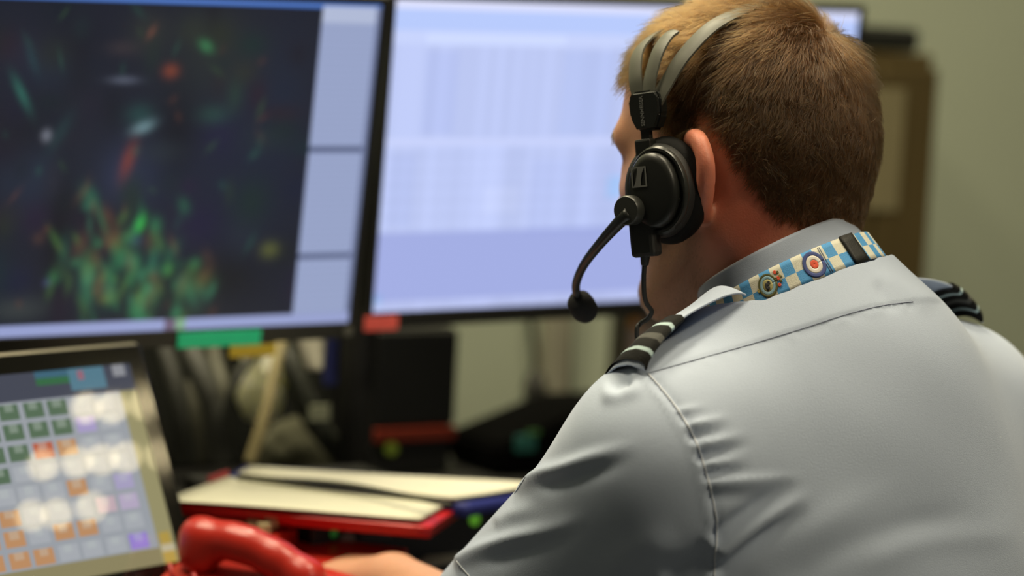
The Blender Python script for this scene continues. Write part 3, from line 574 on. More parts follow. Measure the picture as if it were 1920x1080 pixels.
# arms
B.cone(SL, EL, .045, .036, .04); B.cone(EL, WL, .037, .026, .02)
HR = P(1640, 1330, 2.16); B.cone(SR, ER, .045, .037, .04); B.cone(ER, HR, .037, .026, .02)
def hand(w, k, side, up):
    """palm, four fingers and a thumb of a relaxed hand lying on the desk; w wrist, k middle knuckle"""
    d = unit(k - w); s_ = unit(np.cross(up, d)) * side; u_ = np.cross(d, s_) * side
    u_ = u_ if u_[2] > 0 else -u_
    for j in range(4):
        o = (.027 - .018 * j); kn = k + s_ * o - d * abs(j - 1.2) * .003 + u_ * (.006 - .002 * abs(j - 1))
        B.cone(w + s_ * o * .55, kn, .016, .0115, .014)
        L_ = (.043, .047, .044, .034)[j]
        a = kn + d * L_ - u_ * .012; b = a + d * L_ * .6 - u_ * .020; c = b + d * L_ * .30 - u_ * .017
        B.cone(kn, a, .0098, .0086, .006); B.cone(a, b, .0086, .0078, .003); B.cone(b, c, .0078, .0068, .003)
    t0 = w + d * .022 + s_ * .024; t1 = t0 + d * .034 + s_ * .026 - u_ * .012; t2 = t1 + d * .031 + s_ * .006 - u_ * .006; t3 = t2 + d * .023 - s_ * .003 - u_ * .004
    B.cone(t0, t1, .0155, .0125, .014); B.cone(t1, t2, .0112, .0100, .004); B.cone(t2, t3, .0100, .0085, .004)
hand(WL, KN, -1, TU); hand(HR, HR + unit(np.array([-.5, .6, -.1])) * .085, 1, TU)
# legs: seated, feet on the floor
for s, j in ((1, PV + TL * .09), (-1, PV - TL * .09)):
    knee = j + TF * .40 + TU * -.005; ank = np.array([knee[0] + TF[0] * .03, knee[1] + TF[1] * .03, .085])
    B.cone(j, knee, .082, .058, .04); B.cone(knee, ank, .056, .040, .02); B.cone(ank - TU * .045, ank + TF * .14 - TU * .05, .040, .034, .02)
BV, BQ = B.mesh(.0038, 2)
# ---- skin colour: scalp, flushed ears, stubble
hl = hloc(BV); col = np.tile(np.array([.60, .31, .19]), (len(BV), 1))
az = np.arctan2(np.abs(hl[:, 1]), -hl[:, 0])          # 0 = back, pi = front
def hairline(az): return np.interp(az, [0, .5, .9, 1.15, 1.35, 1.50, 1.75, 1.95, 2.2, 3.15], [-.088, -.084, -.072, -.040, -.004, .020, -.020, .010, .046, .060])
def sm(x, a, b): t = np.clip((x - a) / (b - a), 0, 1); return t * t * (3 - 2 * t)
hm = sm(hl[:, 2] - hairline(az), -.012, .012) * (hl[:, 2] > -.12)
ear = sm(np.abs(hl[:, 1]), .080, .088) * (np.abs(hl[:, 2] + .036) < .05) * (np.abs(hl[:, 0]) < .04)
red = np.exp(-((hl[:, 0] + .030) / .045) ** 2 - ((hl[:, 2] + .075) / .060) ** 2) * (np.abs(hl[:, 1]) > .02)
hm = hm * (1 - ear)
col = col * (1 - red[:, None] * .9) + np.array([.50, .11, .06]) * red[:, None] * .9
col = col * (1 - ear[:, None] * .8) + np.array([.66, .21, .13]) * ear[:, None] * .8
stub = sm(hl[:, 0], .000, .030) * sm(-hl[:, 2], .045, .075) * sm(-hl[:, 2], .20, .15) * (np.linalg.norm(hl, axis=1) < .2)
col = col * (1 - .62 * stub[:, None]) + np.array([.10, .055, .030]) * .62 * stub[:, None]
col = col * (1 - .80 * hm[:, None]) + np.array([.075, .045, .022]) * .80 * hm[:, None]
person = empty('person', (PV[0], PV[1], 0), 'short-haired man in pale blue uniform shirt seated before two screens, back turned', 'person')
def set_col(o, col):
    a = o.data.color_attributes.new('Col', 'FLOAT_COLOR', 'POINT'); a.data.foreach_set('color', np.hstack([col, np.ones((len(col), 1))]).astype(np.float32).ravel())
body = mesh_obj('body', BV, BQ, skin, person); set_col(body, col)
for s in (-1, 1):
    lathe('eye', H(.0865, .033 * s, -.022), HF, [(.001, .0112), (.004, .0108), (.0041, .0107), (.0085, .008), (.0112, 0), (.008, -.008), (.001, -.011)], mat('eye_white', (.8, .78, .74), .15), person, 16)
# collar ring frame
CN = P(1463, 512, 1.905)
_t = R_(27); eF = TF * math.cos(_t) - TU * math.sin(_t); eL = unit(TL - TU * .20); eL = unit(eL - eF * (eL @ eF)); eN = np.cross(eF, eL)
def ring(phi, h, r, a=.068, b=.064): return CN + eF * (a + r) * math.cos(phi) + eL * (b + r) * math.sin(phi) + eN * h
# ---- shirt
T = SDF()
T.cone(CN - eN * .030, CN - eN * .085, .083, .096, .03)
T.cone(NK + TF * -.012 + TL * .02 + TU * -.036, SL + TU * .008, .056, .050, .05)
T.cone(NK + TF * -.012 - TL * .02 + TU * -.060, SR + TU * .008, .056, .050, .05)
T.ell(NK + TU * -.204 + np.array([.045, -.035, 0]), (.195, .125, .195), np.stack([TL, TF, TU]), .08)
T.ell(PV + TU * .13, (.17, .13, .20), np.stack([TL, TF, TU]), .09)
T.cone(SL, SL + (EL - SL) * .98, .062, .062, .06); T.cone(SL - TU * .03, SL + (EL - SL) * .95 - TU * .035, .056, .056, .05)
T.cone(SR, SR + (ER - SR) * .95, .064, .062, .09)
SV, SQ = T.mesh(.0032, 2)
# ---- folds: displacement of the cloth along its normal (points measured on the cloth)
pj = proj(SV); _, SN = T.grad(SV); SN /= np.linalg.norm(SN, axis=1)[:, None]
vw = CAM - SV; vw /= np.linalg.norm(vw, axis=1)[:, None]; facing = sm((SN * vw).sum(1), .0, .25)
front = sm(pj[:, 2], 2.2, 2.1)
def fold(pts, sig, amp, sharp=1.0, e0=.15, e1=.15):
    global dsp
    pts = catmull(np.array(pts, float), 40); best = np.full(len(SV), 1e9); bt = np.zeros(len(SV))
    for i in range(len(pts) - 1):
        a, b = pts[i], pts[i + 1]; ab = b - a; t = np.clip(((pj[:, :2] - a) @ ab) / (ab @ ab), 0, 1)
        d = np.linalg.norm(pj[:, :2] - a - t[:, None] * ab, axis=1); m = d < best; best = np.where(m, d, best); bt = np.where(m, (i + t) / 39, bt)
    tp = sm(bt, 0, e0) * sm(1 - bt, 0, e1)
    dsp += amp * .001 * np.exp(-(best / sig) ** (2 * sharp)) * tp * facing
dsp = np.zeros(len(SV))
# sleeve folds
fold([(955, 918), (1010, 893), (1060, 878), (1120, 856), (1215, 828)], 14, 6.0, 1, .1, .5)
fold([(1000, 912), (1060, 900), (1120, 882), (1200, 858)], 16, -3.0, 1, .2, .5)
fold([(845, 1060), (900, 1033), (960, 1012), (1030, 994), (1110, 965)], 15, 6.0, 1, .1, .5)
fold([(900, 1062), (980, 1030), (1080, 1002)], 16, -2.4, 1, .3, .5)
fold([(985, 850), (1005, 835), (1020, 815)], 14, 4.5, 1, .3, .3)
fold([(925, 985), (960, 965), (1020, 950)], 14, 2.2, 1, .2, .5)
fold([(1140, 735), (1165, 715), (1190, 708)], 16, -4.5, 1, .3, .3)
fold([(1120, 745), (1160, 738), (1215, 722)], 14, 2.5, 1, .3, .3)
fold([(1235, 1095), (1290, 1065), (1345, 1030)], 26, -8, 1, .3, .2)
fold([(1120, 1090), (1190, 1040), (1280, 1000)], 30, 3, 1, .3, .3)
# pull lines that leave the armhole seam
for y0, x0, dx, dy, s_, a_ in ((772, 1270, 60, -14, 7, 1.6), (800, 1283, 95, -22, 8, 2.6), (818, 1292, 85, -16, 7, -2.2), (838, 1300, 110, -30, 8, 2.4), (857, 1305, 115, -28, 8, -3.6),
                            (874, 1312, 90, -16, 8, 2.4), (890, 1318, 100, -12, 8, -3.2), (906, 1322, 200, -12, 10, 3.2), (935, 1330, 130, -10, 12, -3.0)):
    fold([(x0, y0), (x0 + dx * .5, y0 + dy * .45), (x0 + dx, y0 + dy)], s_, a_, 1, .02, .8)
fold([(1330, 1020), (1385, 975), (1440, 935), (1500, 900)], 17, -6.5, 1, .1, .5)
fold([(1335, 1050), (1400, 1000), (1470, 955), (1530, 915)], 15, 4.0, 1, .1, .5)
fold([(1335, 1090), (1400, 1035), (1460, 985), (1520, 950)], 15, -6.0, 1, .1, .5)
fold([(1380, 1095), (1470, 1030), (1600, 950), (1750, 890)], 30, 1.4, 1, .2, .5)
fold([(1450, 1110), (1560, 1035), (1700, 985), (1850, 960)], 26, -1.6, 1, .2, .3)
fold([(1600, 1080), (1720, 1020), (1930, 1000)], 24, 1.0, 1, .3, .2)
fold([(1640, 520), (1660, 560), (1690, 590)], 9, -1.6, 1, .3, .3)
fold([(1625, 505), (1700, 545), (1760, 580)], 18, 1.6, 1, .3, .3)
# seams: yoke lies a little proud, armhole is drawn in
YOKE = [(1212, 701), (1300, 676), (1400, 648), (1500, 618), (1580, 592), (1650, 574), (1712, 566)]
ARMH = [(1216, 702), (1245, 735), (1275, 775), (1303, 825), (1322, 880), (1338, 945), (1344, 1000), (1338, 1085)]
for i in range(1, 34):   # tiny puckers under the yoke seam
    t = i / 34; q = catmull(np.array(YOKE, float), 100)[int(t * 99)]; fold([q + (2, 3), q + (14, 22)], 5, .7 * random.choice((-1, 1)) * random.uniform(.4, 1), 1, .02, .9)
fold(ARMH, 9, -1.6, 1, .05, .02); fold([(x - 12, y + 3) for x, y in ARMH], 7, 1.2, 1, .05, .02)
yk = catmull(np.array(YOKE, float), 60); above = sm(np.interp(pj[:, 0], yk[:, 0], yk[:, 1]) - pj[:, 1], -1, 4) * (pj[:, 0] > 1205) * (pj[:, 1] > 440)
dsp += .0012 * above * facing
lowf = np.sin(SV @ np.array([31, 17, 23.]) + 1.3) * np.sin(SV @ np.array([-13, 29, 37.])) * .0012
SV = SV + SN * ((dsp + lowf * .6) * front)[:, None]
# cut the neck hole, the sleeve hems and the hem at the waist
rel = SV - CN; hN = rel @ eN; rad = np.linalg.norm(rel - hN[:, None] * eN, axis=1)
ua = unit(EL - SL); hemL = SL + (EL - SL) * .90; ub = unit(ER - SR)
kill = ((hN > -.022) & (rad < .103 + .030 * sm(-(rel @ eL), -.02, .05))) | (((SV - hemL) @ unit(ua + np.array([.25, 0, .35])) > 0) & ((SV - SL) @ ua > .12) & (np.linalg.norm(np.cross(SV - SL, ua), axis=1) < .13) & ((SV - NK) @ TL > .10)) \
    | (((SV - SR) @ ub > .90 * np.linalg.norm(ER - SR)) & (np.linalg.norm(np.cross(SV - SR, ub), axis=1) < .08)) | (SV[:, 2] < PV[2] - .03)
keep = ~kill[SQ].any(1)
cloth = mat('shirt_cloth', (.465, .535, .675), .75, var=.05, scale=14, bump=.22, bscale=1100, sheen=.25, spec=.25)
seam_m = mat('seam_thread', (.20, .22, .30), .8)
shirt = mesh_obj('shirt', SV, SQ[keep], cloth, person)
bm = bmesh.new(); bm.from_mesh(shirt.data); bmesh.ops.delete(bm, geom=[v for v in bm.verts if not v.link_faces], context='VERTS')
for _ in range(3):
    for v in [v for v in bm.verts if v.is_boundary]:
        nb = [e.other_vert(v).co for e in v.link_edges if e.is_boundary]; v.co = v.co * .4 + (nb[0] + nb[-1]) * .3
bm.to_mesh(shirt.data); bm.free(); shirt.data.polygons.foreach_set('use_smooth', np.ones(len(shirt.data.polygons), bool))
BV_S = BVHTree.FromPolygons([tuple(v) for v in SV], [tuple(map(int, q)) for q in SQ])
def S(px, py, off=0.0):
    h = BV_S.ray_cast(Vector(CAM), Vector(ray(px, py)))
    if h[0] is None: raise ValueError(('miss', px, py))
    n = np.array(h[1]); n = n if n @ (CAM - np.array(h[0])) > 0 else -n
    return np.array(h[0]) + n * off
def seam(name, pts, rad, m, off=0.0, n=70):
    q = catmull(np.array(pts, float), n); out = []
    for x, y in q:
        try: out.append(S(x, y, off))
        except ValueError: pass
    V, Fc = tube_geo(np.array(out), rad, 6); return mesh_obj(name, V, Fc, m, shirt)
seam('yoke_seam', YOKE, .0003, mat('seam_dark_thread', (.09, .10, .16), .9), .0001)  # stitch line in darker blue thread
seam('armhole_seam', ARMH, .0007, mat('seam_light_thread', (.66, .69, .76), .8), .0006)
seam('sleeve_seam', [(1085, 750), (1050, 790), (1035, 815), (1010, 850), (985, 895), (965, 925)], .0004, mat('seam_thread_pale', (.34, .38, .47), .8), .0001)
seam('sleeve_hem_seam', [(857, 1052), (868, 1066), (882, 1082)], .0006, mat('seam_light_thread', (.6, .64, .72)), .0003, 12)
# stitches of the yoke seam
# collar: stand and fall round the neck
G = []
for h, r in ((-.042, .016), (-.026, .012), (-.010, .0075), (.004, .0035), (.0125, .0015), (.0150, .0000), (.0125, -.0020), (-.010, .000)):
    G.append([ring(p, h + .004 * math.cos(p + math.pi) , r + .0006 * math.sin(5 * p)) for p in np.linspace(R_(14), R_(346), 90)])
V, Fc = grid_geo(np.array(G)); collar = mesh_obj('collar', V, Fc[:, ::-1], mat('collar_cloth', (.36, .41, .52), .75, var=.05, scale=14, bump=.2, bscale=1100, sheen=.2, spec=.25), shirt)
# epaulettes with rank slides
def drop(p):
    h = BV_S.ray_cast(Vector(p) + Vector((0, 0, .3)), Vector((0, 0, -1))); return np.array(h[0]) if h[0] is not None else None
def epaulette(near, wdir, width, lift, sgn, label):
    """near: points along the rear edge on the cloth, shoulder end first; the strip runs forward from it over the shoulder"""
    n = 40; near = catmull(np.array(near), n); ker = np.ones(9) / 9
    for k in range(3): near[:, k] = np.convolve(np.pad(near[:, k], 4, 'edge'), ker, 'valid')
    al = unit(near[-1] - near[0]); wd = unit(wdir - al * (wdir @ al)); up = np.cross(wd, al); up = up if up[2] > 0 else -up
    rows = []
    for i in range(n):
        t = i / (n - 1); lf = .0035 + lift * math.sin(math.pi * t) ** .85; row = []
        wt = width * (1 - .12 * t)
        for q in np.linspace(0, 1, 13):
            p = near[i] + wd * (wt * q); d = drop(p); h = 0.0 if d is None else float(np.clip((d - near[i]) @ up, -.02, .02))
            row.append(near[i] + wd * (wt * q) + up * (lf * (1 - .9 * q) + h * .9 - .004 * q * q + .004 * math.sin(math.pi * q)))
        rows.append(row)
    G = np.array(rows); V, Fc = grid_geo(G)
    o = mesh_obj('epaulette', V, Fc if sgn < 0 else Fc[:, ::-1], cloth, shirt); solidify(o, .0016, 0); bevel_mod(o, .0005, 2)
    # rank slide: a woven sleeve drawn over the strip
    i0, i1 = 1, 19; pts = G[i0:i1]; rr = []
    dn = []
    m_ = 64
    for tt in np.linspace(0, i1 - i0 - 1.001, m_):
        k = int(tt); f = tt - k; row = pts[k] * (1 - f) + pts[k + 1] * f
        ext = np.vstack([row[0] - (row[1] - row[0]) * .45, row, row[-1] + (row[-1] - row[-2]) * .45])
        topr = ext + up * .0030; topr[0] -= up * .003; topr[-1] -= up * .003; bot = ext[::-1][1:-1] - up * .0026
        rr.append(np.vstack([topr, bot, topr[:1]]))
    V, Fc = grid_geo(np.array(rr)); mi = []
    c_ = np.array(rr).shape[1] - 1
    for i in range(m_ - 1):
        t = i / (m_ - 2); k = 0
        if .20 < t < .265 or .735 < t < .80: k = 1
        elif .44 < t < .56: k = 2
        mi += [k] * c_
    o2 = mesh_obj('rank_slide', V, Fc, [mat('slide_black', (.010, .010, .009), .85, bump=.5, bscale=900, spec=.2), mat('slide_pale_stripe', (.42, .55, .56), .8, bump=.6, bscale=1500), mat('slide_grey_stripe', (.075, .075, .068), .85, bump=.6, bscale=1100)], shirt, mi)
    o2['label'] = label
    return G
EPL = epaulette([S(1206, 708), S(1254, 672), S(1306, 634), S(1360, 594), S(1408, 558)], TF * 1.0 - TU * .15, .050, .016, 1, 'black rank slide with pale blue and grey stripes on the near shoulder')
_a, _b = drop(SR - TL * .004 - TF * .028), drop(NK - TL * .092 - TF * .034)
EPR = epaulette([_a * (1 - t) + _b * t for t in np.linspace(0, 1, 6)], TF * 1.0, .046, .022, -1, 'black rank slide with pale blue stripes on the far shoulder')
# button of the epaulette, buttons down the front
# trousers and shoes
TR = SDF()
TR.ell(PV + TU * -.02, (.172, .125, .115), np.stack([TL, TF, TU]), .05)
for s, j in ((1, PV + TL * .09), (-1, PV - TL * .09)):
    knee = j + TF * .40 + TU * -.005; ank = np.array([knee[0] + TF[0] * .03, knee[1] + TF[1] * .03, .10])
    TR.cone(j, knee, .098, .074, .05); TR.cone(knee, ank, .072, .062, .03)
tv, tq = TR.mesh(.008, 1); mesh_obj('trousers', tv, tq, mat('trouser_cloth', (.02, .025, .045), .9, bump=.2), person)
for s, j in ((1, PV + TL * .09), (-1, PV - TL * .09)):
    knee = j + TF * .40; an = np.array([knee[0] + TF[0] * .03, knee[1] + TF[1] * .03, .045]); Z = SDF()
    Z.cone(an + TU * .02, an + TF * .16 - TU * .006, .045, .037, .03); Z.cone(an + TU * .05, an + TU * .02, .045, .045, .02)
    zv, zq = Z.mesh(.007, 1); zv[:, 2] = np.maximum(zv[:, 2], .001); mesh_obj('shoe', zv, zq, mat('shoe_leather', (.012, .012, .012), .25), person)
# ---- hair: strands rooted in the scalp, combed away from the whorl
def make_strands(name, N, wmask, length, lift, m, whorl=True, seed=3, rad=.00015, clumps=2200, pts=7):
    g = np.random.default_rng(seed)
    tri = np.vstack([BQ[:, [0, 1, 2]], BQ[:, [0, 2, 3]]])
    wv = wmask[tri].min(1); tri = tri[wv > .02]; a, b, c = BV[tri[:, 0]], BV[tri[:, 1]], BV[tri[:, 2]]
    cr = np.cross(b - a, c - a); ar = np.linalg.norm(cr, axis=1) * wmask[tri].mean(1)
    k = g.choice(len(tri), N, p=ar / ar.sum()); u, v = g.random(N), g.random(N); f = u + v > 1; u = np.where(f, 1 - u, u); v = np.where(f, 1 - v, v)
    root = a[k] + (b[k] - a[k]) * u[:, None] + (c[k] - a[k]) * v[:, None]
    nrm = BNv[tri[k, 0]]
    q = hloc(root)
    wl = np.array([-.070, -.004, .066])
    d = q - wl
    if not whorl: d = np.tile(np.array([.2, 0, -1.]), (N, 1))
    dn = d / (np.linalg.norm(d, axis=1)[:, None] + 1e-6)
    dirw = dn[:, :1] * HF + dn[:, 1:2] * HL + dn[:, 2:] * HU
    sw = np.cross(nrm, dirw); dist = np.linalg.norm(d, axis=1)
    dirw = dirw + sw * (.55 * np.exp(-(dist / .05) ** 2))[:, None]
    # clumps pull neighbours together
    cc = root[g.choice(N, clumps, replace=False)]; cd = g.normal(0, 1, (clumps, 3)); cl = g.uniform(.75, 1.2, clumps); near = np.empty(N, int)
    for i in range(0, N, 4000): near[i:i + 4000] = ((root[i:i + 4000, None, :] - cc[None]) ** 2).sum(-1).argmin(1)
    L = length(q) * cl[near] * g.uniform(.6, 1.15, N); lf = lift(q) * g.uniform(.5, 1.5, N)
    dirw = dirw + cd[near] * .22 + g.normal(0, 1, (N, 3)) * .27
    dirw -= nrm * (dirw * nrm).sum(1)[:, None]; dirw /= np.linalg.norm(dirw, axis=1)[:, None] + 1e-9
    X = np.empty((N, pts, 3)); X[:, 0] = root - nrm * .0008
    pull = np.clip(L / .035, 0, 1)[:, None] * .22
    tgt = cc[near] + (dirw * .9 + nrm * .35) * L[:, None]
    for i in range(1, pts):
        t = i / (pts - 1); bend = (1 - .55 * t)
        p = root + (dirw * t + nrm * (lf[:, None] * t * bend)) * L[:, None]
        p = p * (1 - pull * t * t) + (tgt * t + root * (1 - t)) * pull * t * t
        X[:, i] = p
    # keep strands outside the head
    X2 = X.reshape(-1, 3); e = (X2 - H(0, 0, .008)) @ HA.T / np.array([.098, .077, .091]); rr = np.linalg.norm(e, axis=1)
    mn = 1.004; up_ = (X2 - H(0, 0, .008)); low = (e[:, 2] > -.3) & (rr < mn); X2[low] = H(0, 0, .008) + up_[low] * (mn / rr[low])[:, None]; X2 = X2.reshape(N, pts, 3); X2[:, 0] = X[:, 0]
    cv = bpy.data.hair_curves.new(name); cv.add_curves([pts] * N)
    cv.attributes['position'].data.foreach_set('vector', X2.astype(np.float32).ravel())
    rd = cv.attributes.get('radius') or cv.attributes.new('radius', 'FLOAT', 'POINT')
    rd.data.foreach_set('value', np.tile(np.linspace(rad, rad * .45, pts), N).astype(np.float32))
    cv.materials.append(m); o = bpy.data.objects.new(name, cv); return link(o, person)
_t0 = BV[BQ]; _fn = np.cross(_t0[:, 2] - _t0[:, 0], _t0[:, 3] - _t0[:, 1]); BNv = np.zeros_like(BV)
for i in range(4): np.add.at(BNv, BQ[:, i], _fn)
BNv /= np.linalg.norm(BNv, axis=1)[:, None] + 1e-12
def hair_mat(name, col, rough=.34, rnd=.5):
    m = bpy.data.materials.new(name); m.use_nodes = True; N = m.node_tree.nodes; N.remove(N['Principled BSDF'])
    h = N.new('ShaderNodeBsdfHairPrincipled'); h.parametrization = 'COLOR'; h.inputs['Color'].default_value = (*col, 1)
    h.inputs['Roughness'].default_value = rough; h.inputs['Radial Roughness'].default_value = .45
    if 'Random Roughness' in h.inputs: h.inputs['Random Roughness'].default_value = .2
    inf = N.new('ShaderNodeHairInfo'); mr = N.new('ShaderNodeMix'); mr.data_type = 'RGBA'
    mr.inputs[6].default_value = (*[c * (1 - rnd) for c in col], 1); mr.inputs[7].default_value = (*[min(1, c * (1 + rnd * 1.6)) for c in col], 1)
    m.node_tree.links.new(inf.outputs['Random'], mr.inputs[0]); m.node_tree.links.new(mr.outputs[2], h.inputs['Color'])
    m.node_tree.links.new(h.outputs[0], N['Material Output'].inputs['Surface']); return m
hmask = np.where(hm > .35, hm, 0)
def hlen(q):
    top = sm(q[:, 2], .010, .062); return (.007 + .006 * sm(q[:, 2], -.085, -.02) + .015 * top - .009 * sm(q[:, 0], .03, .08) * top)
def hlift(q): return .38 + .25 * sm(q[:, 2], .02, .08)
hair = make_strands('hair', 85000, hmask, hlen, hlift, hair_mat('hair_brown', (.038, .0160, .0038)))
smask = np.where(stub > .25, stub, 0) * (1 - ear)
make_strands('beard_stubble', 6000, smask, lambda q: np.full(len(q), .0035), lambda q: np.full(len(q), .5), hair_mat('stubble_brown', (.08, .045, .02)), False, 5, .00008, 100, 3)
brow_v = sm(hl[:, 0], .075, .085) * np.exp(-((hl[:, 2] - .010) / .005) ** 2) * sm(np.abs(hl[:, 1]), .008, .014) * sm(-np.abs(hl[:, 1]), -.052, -.046)
make_strands('eyebrow', 1200, np.where(brow_v > .2, brow_v, 0), lambda q: np.full(len(q), .008), lambda q: np.full(len(q), .25), hair_mat('brow_brown', (.09, .05, .02)), False, 6, .00009, 40, 4)
# ================================================================== HEADSET
blk = mat('headset_black', (.012, .0125, .011), .38, spec=.4)
blk2 = mat('headset_soft_black', (.010, .010, .009), .62, bump=.2, bscale=500)
padm = mat('ear_pad_leatherette', (.004, .004, .004), .75, spec=.2, bump=.25, bscale=400)
bandm = mat('headband_grey', (.100, .100, .080), .5, spec=.4)
greym = mat('logo_grey', (.16, .16, .15), .5)
headset = empty('headset', H(0, 0, .10), 'black headset with grey split headband and boom microphone worn on the brown hair', 'headset')
def Hm(p, s):
    q = hloc(p); return H(q[0], q[1] * s, q[2])
def band(name, left, half_w, thick, m, mirror=True):
    pts = [hloc(onl(x, y, l)) for x, y, l in left]
    if mirror:
        e = pts[-1]; pts = pts + [np.array([p[0], -p[1], p[2]]) for p in pts[::-1]][(1 if abs(e[1]) < .004 else 0):]
    c = catmull(np.array(pts), 90 if mirror else 40); _o = c - np.array([.0, 0, -.02]); c = c + _o / np.linalg.norm(_o, axis=1)[:, None] * .0045
    rows = []
    T_ = np.gradient(c, axis=0)
    for i, p in enumerate(c):
        t = unit(T_[i]); out = unit(p - np.array([.01, 0, -.03])); out = unit(out - t * (out @ t)); wd = np.cross(t, out)
        rows.append([H(*(p + wd * q * half_w + out * thick * (1 - .35 * q * q))) for q in np.linspace(-1, 1, 9)] + [H(*(p + wd * q * half_w * .98)) for q in (1, -1)] + [H(*(p - wd * half_w + out * thick * .65))])
    V, Fc = grid_geo(np.array(rows)); n = len(rows[0]); k = len(rows)
    Fc = [tuple(f) for f in Fc] + [tuple(range(n - 1)), tuple((k - 1) * n + j for j in range(n - 1))[::-1]]
    o = mesh_obj(name, V, Fc, m, headset); bm = bmesh.new(); bm.from_mesh(o.data); bmesh.ops.remove_doubles(bm, verts=bm.verts, dist=1e-6); bmesh.ops.recalc_face_normals(bm, faces=bm.faces); bm.to_mesh(o.data); bm.free()
    md = o.modifiers.new('es', 'EDGE_SPLIT'); md.split_angle = R_(40); return o
band('headband', [(1240, 196, .092), (1256, 166, .090), (1288, 114, .083), (1338, 62, .066), (1398, 30, .036), (1446, 14, .004)], .0075, .0028, bandm)
band('headband', [(1208, 186, .092), (1201, 150, .089), (1205, 108, .078), (1228, 80, .060), (1262, 64, .034), (1292, 56, .003)], .0065, .0026, bandm)
band('headband_stub', [(1224, 184, .094), (1229, 150, .092), (1241, 108, .086), (1256, 82, .077), (1270, 70, .070)], .0065, .0028, bandm, False)
# slider block, stem
def prism(name, c, poly, ax, depth, m, bev=.0025):
    """polygon in the plane of ax[0], ax[1], extruded along ax[2]"""
    bm = bmesh.new(); a = [bm.verts.new(np.asarray(c) + ax[0] * x + ax[1] * y) for x, y in poly]; f = bm.faces.new(a)
    r = bmesh.ops.extrude_face_region(bm, geom=[f]); bmesh.ops.translate(bm, vec=Vector(ax[2] * depth), verts=[v for v in r['geom'] if isinstance(v, bmesh.types.BMVert)])
    bmesh.ops.recalc_face_normals(bm, faces=bm.faces)
    if bev: bmesh.ops.bevel(bm, geom=list(bm.edges), offset=bev, segments=3, affect='EDGES')
    return from_bm(name, bm, m, headset)
AXC = np.stack([-HF, HU, HL])
bc = onl(1219, 208, .094)
shield = [(-.0105, .0155), (.0105, .0155), (.0145, .010), (.0140, -.004), (.0085, -.0155), (-.0085, -.0155), (-.0140, -.004), (-.0145, .010)]
for s in (1, -1):
    ax = np.stack([-HF * s, HU, HL * s]); prism('slider_block', Hm(bc, s) - HL * s * .004, shield, ax, .013, blk, .0022)
    box_obj('slider_stem', Hm(onl(1213, 258, .098), s), (.0042, .017, .0026), blk, headset, ax, .001)
# brand lettering up the block
def text(name, body_, c, xdir, ydir, size, m, parent, ext=.0002, align='CENTER'):
    cu = bpy.data.curves.new(name, 'FONT'); cu.body = body_; cu.size = size; cu.align_x = align; cu.align_y = 'CENTER'; cu.extrude = ext
    o = bpy.data.objects.new(name, cu); link(o); z = np.cross(xdir, ydir)
    M = Matrix(((xdir[0], ydir[0], z[0], c[0]), (xdir[1], ydir[1], z[1], c[1]), (xdir[2], ydir[2], z[2], c[2]), (0, 0, 0, 1)))
    bpy.context.view_layer.update(); dg = bpy.context.evaluated_depsgraph_get(); me = bpy.data.meshes.new_from_object(o.evaluated_get(dg)); me.name = name
    bpy.data.objects.remove(o); me.transform(M); me.materials.clear(); me.materials.append(m); o2 = bpy.data.objects.new(name, me); return link(o2, parent)
text('lettering', 'SENNHEISER', hloc(bc)[0] * HF + HC + HL * (hloc(bc)[1] + .0092) + HU * hloc(bc)[2] + HF * .0018, -HU * -1, HF, .0042, mat('lettering_grey', (.22, .22, .21), .5), headset)
# ear cups: pad, shell, plate
pc = onl(1252, 357, .093); fc_ = onl(1226, 357, .120)
for s in (1, -1):
    ax = HL * s
    lathe('ear_pad', Hm(pc, s), ax, [(.020, -.010), (.029, -.0115), (.0335, -.008), (.0350, -.001), (.0340, .006), (.0300, .0105), (.020, .0110), (.015, .008)], padm, headset, 48, HF, .96, 1.20)
    lathe('ear_cup', Hm(pc, s), ax, [(.010, .004), (.0310, .006), (.0315, .012), (.0295, .0175), (.0255, .0205), (.010, .0215)], blk2, headset, 48, HF, .95, 1.16)
    lathe('cup_ring', Hm(onl(1238, 357, .112), s), ax, [(.0240, .000), (.0288, .0005), (.0295, .003), (.0280, .0055), (.0262, .0055), (.0255, .003)], mat('cup_ring_black', (.02, .021, .018), .32), headset, 48, HF, .90, 1.16)
    lathe('cup_plate', Hm(fc_, s), ax, [(.010, -.006), (.0245, -.005), (.0245, .002), (.0225, .0048), (.019, .0058), (.004, .0062)], blk, headset, 48, HF, .86, 1.18)
box_obj('stem_socket', onl(1212, 290, .106), (.0070, .012, .0055), blk, headset, AXC, .0018)
box_obj('cable_socket', onl(1210, 445, .116), (.0105, .015, .0075), blk2, headset, AXC, .003)
# logo on the plate: a framed slanted bar
lc = onl(1198, 332, .1264)
bm = bmesh.new(); X, Y = HF * -1, HU
def lq(pts):
    f = bm.faces.new([bm.verts.new(lc + X * x + Y * y) for x, y in pts])
w_, h_, e_ = .0066, .0078, .0011
lq([(-w_, -h_), (w_, -h_), (w_, -h_ + e_), (-w_, -h_ + e_)]); lq([(-w_, h_ - e_), (w_, h_ - e_), (w_, h_), (-w_, h_)])
lq([(-w_, -h_ + e_), (-w_ + e_, -h_ + e_), (-w_ + e_, h_ - e_), (-w_, h_ - e_)]); lq([(w_ - e_, -h_ + e_), (w_, -h_ + e_), (w_, h_ - e_), (w_ - e_, h_ - e_)])
lq([(-.0048, -h_ + e_), (.0012, -h_ + e_), (.0016, -.002), (.0030, .003), (.0052, h_ - e_), (-.0008, h_ - e_), (-.0016, .002), (-.0030, -.003)])
lg = from_bm('emblem', bm, greym, headset); solidify(lg, .0004, 1)
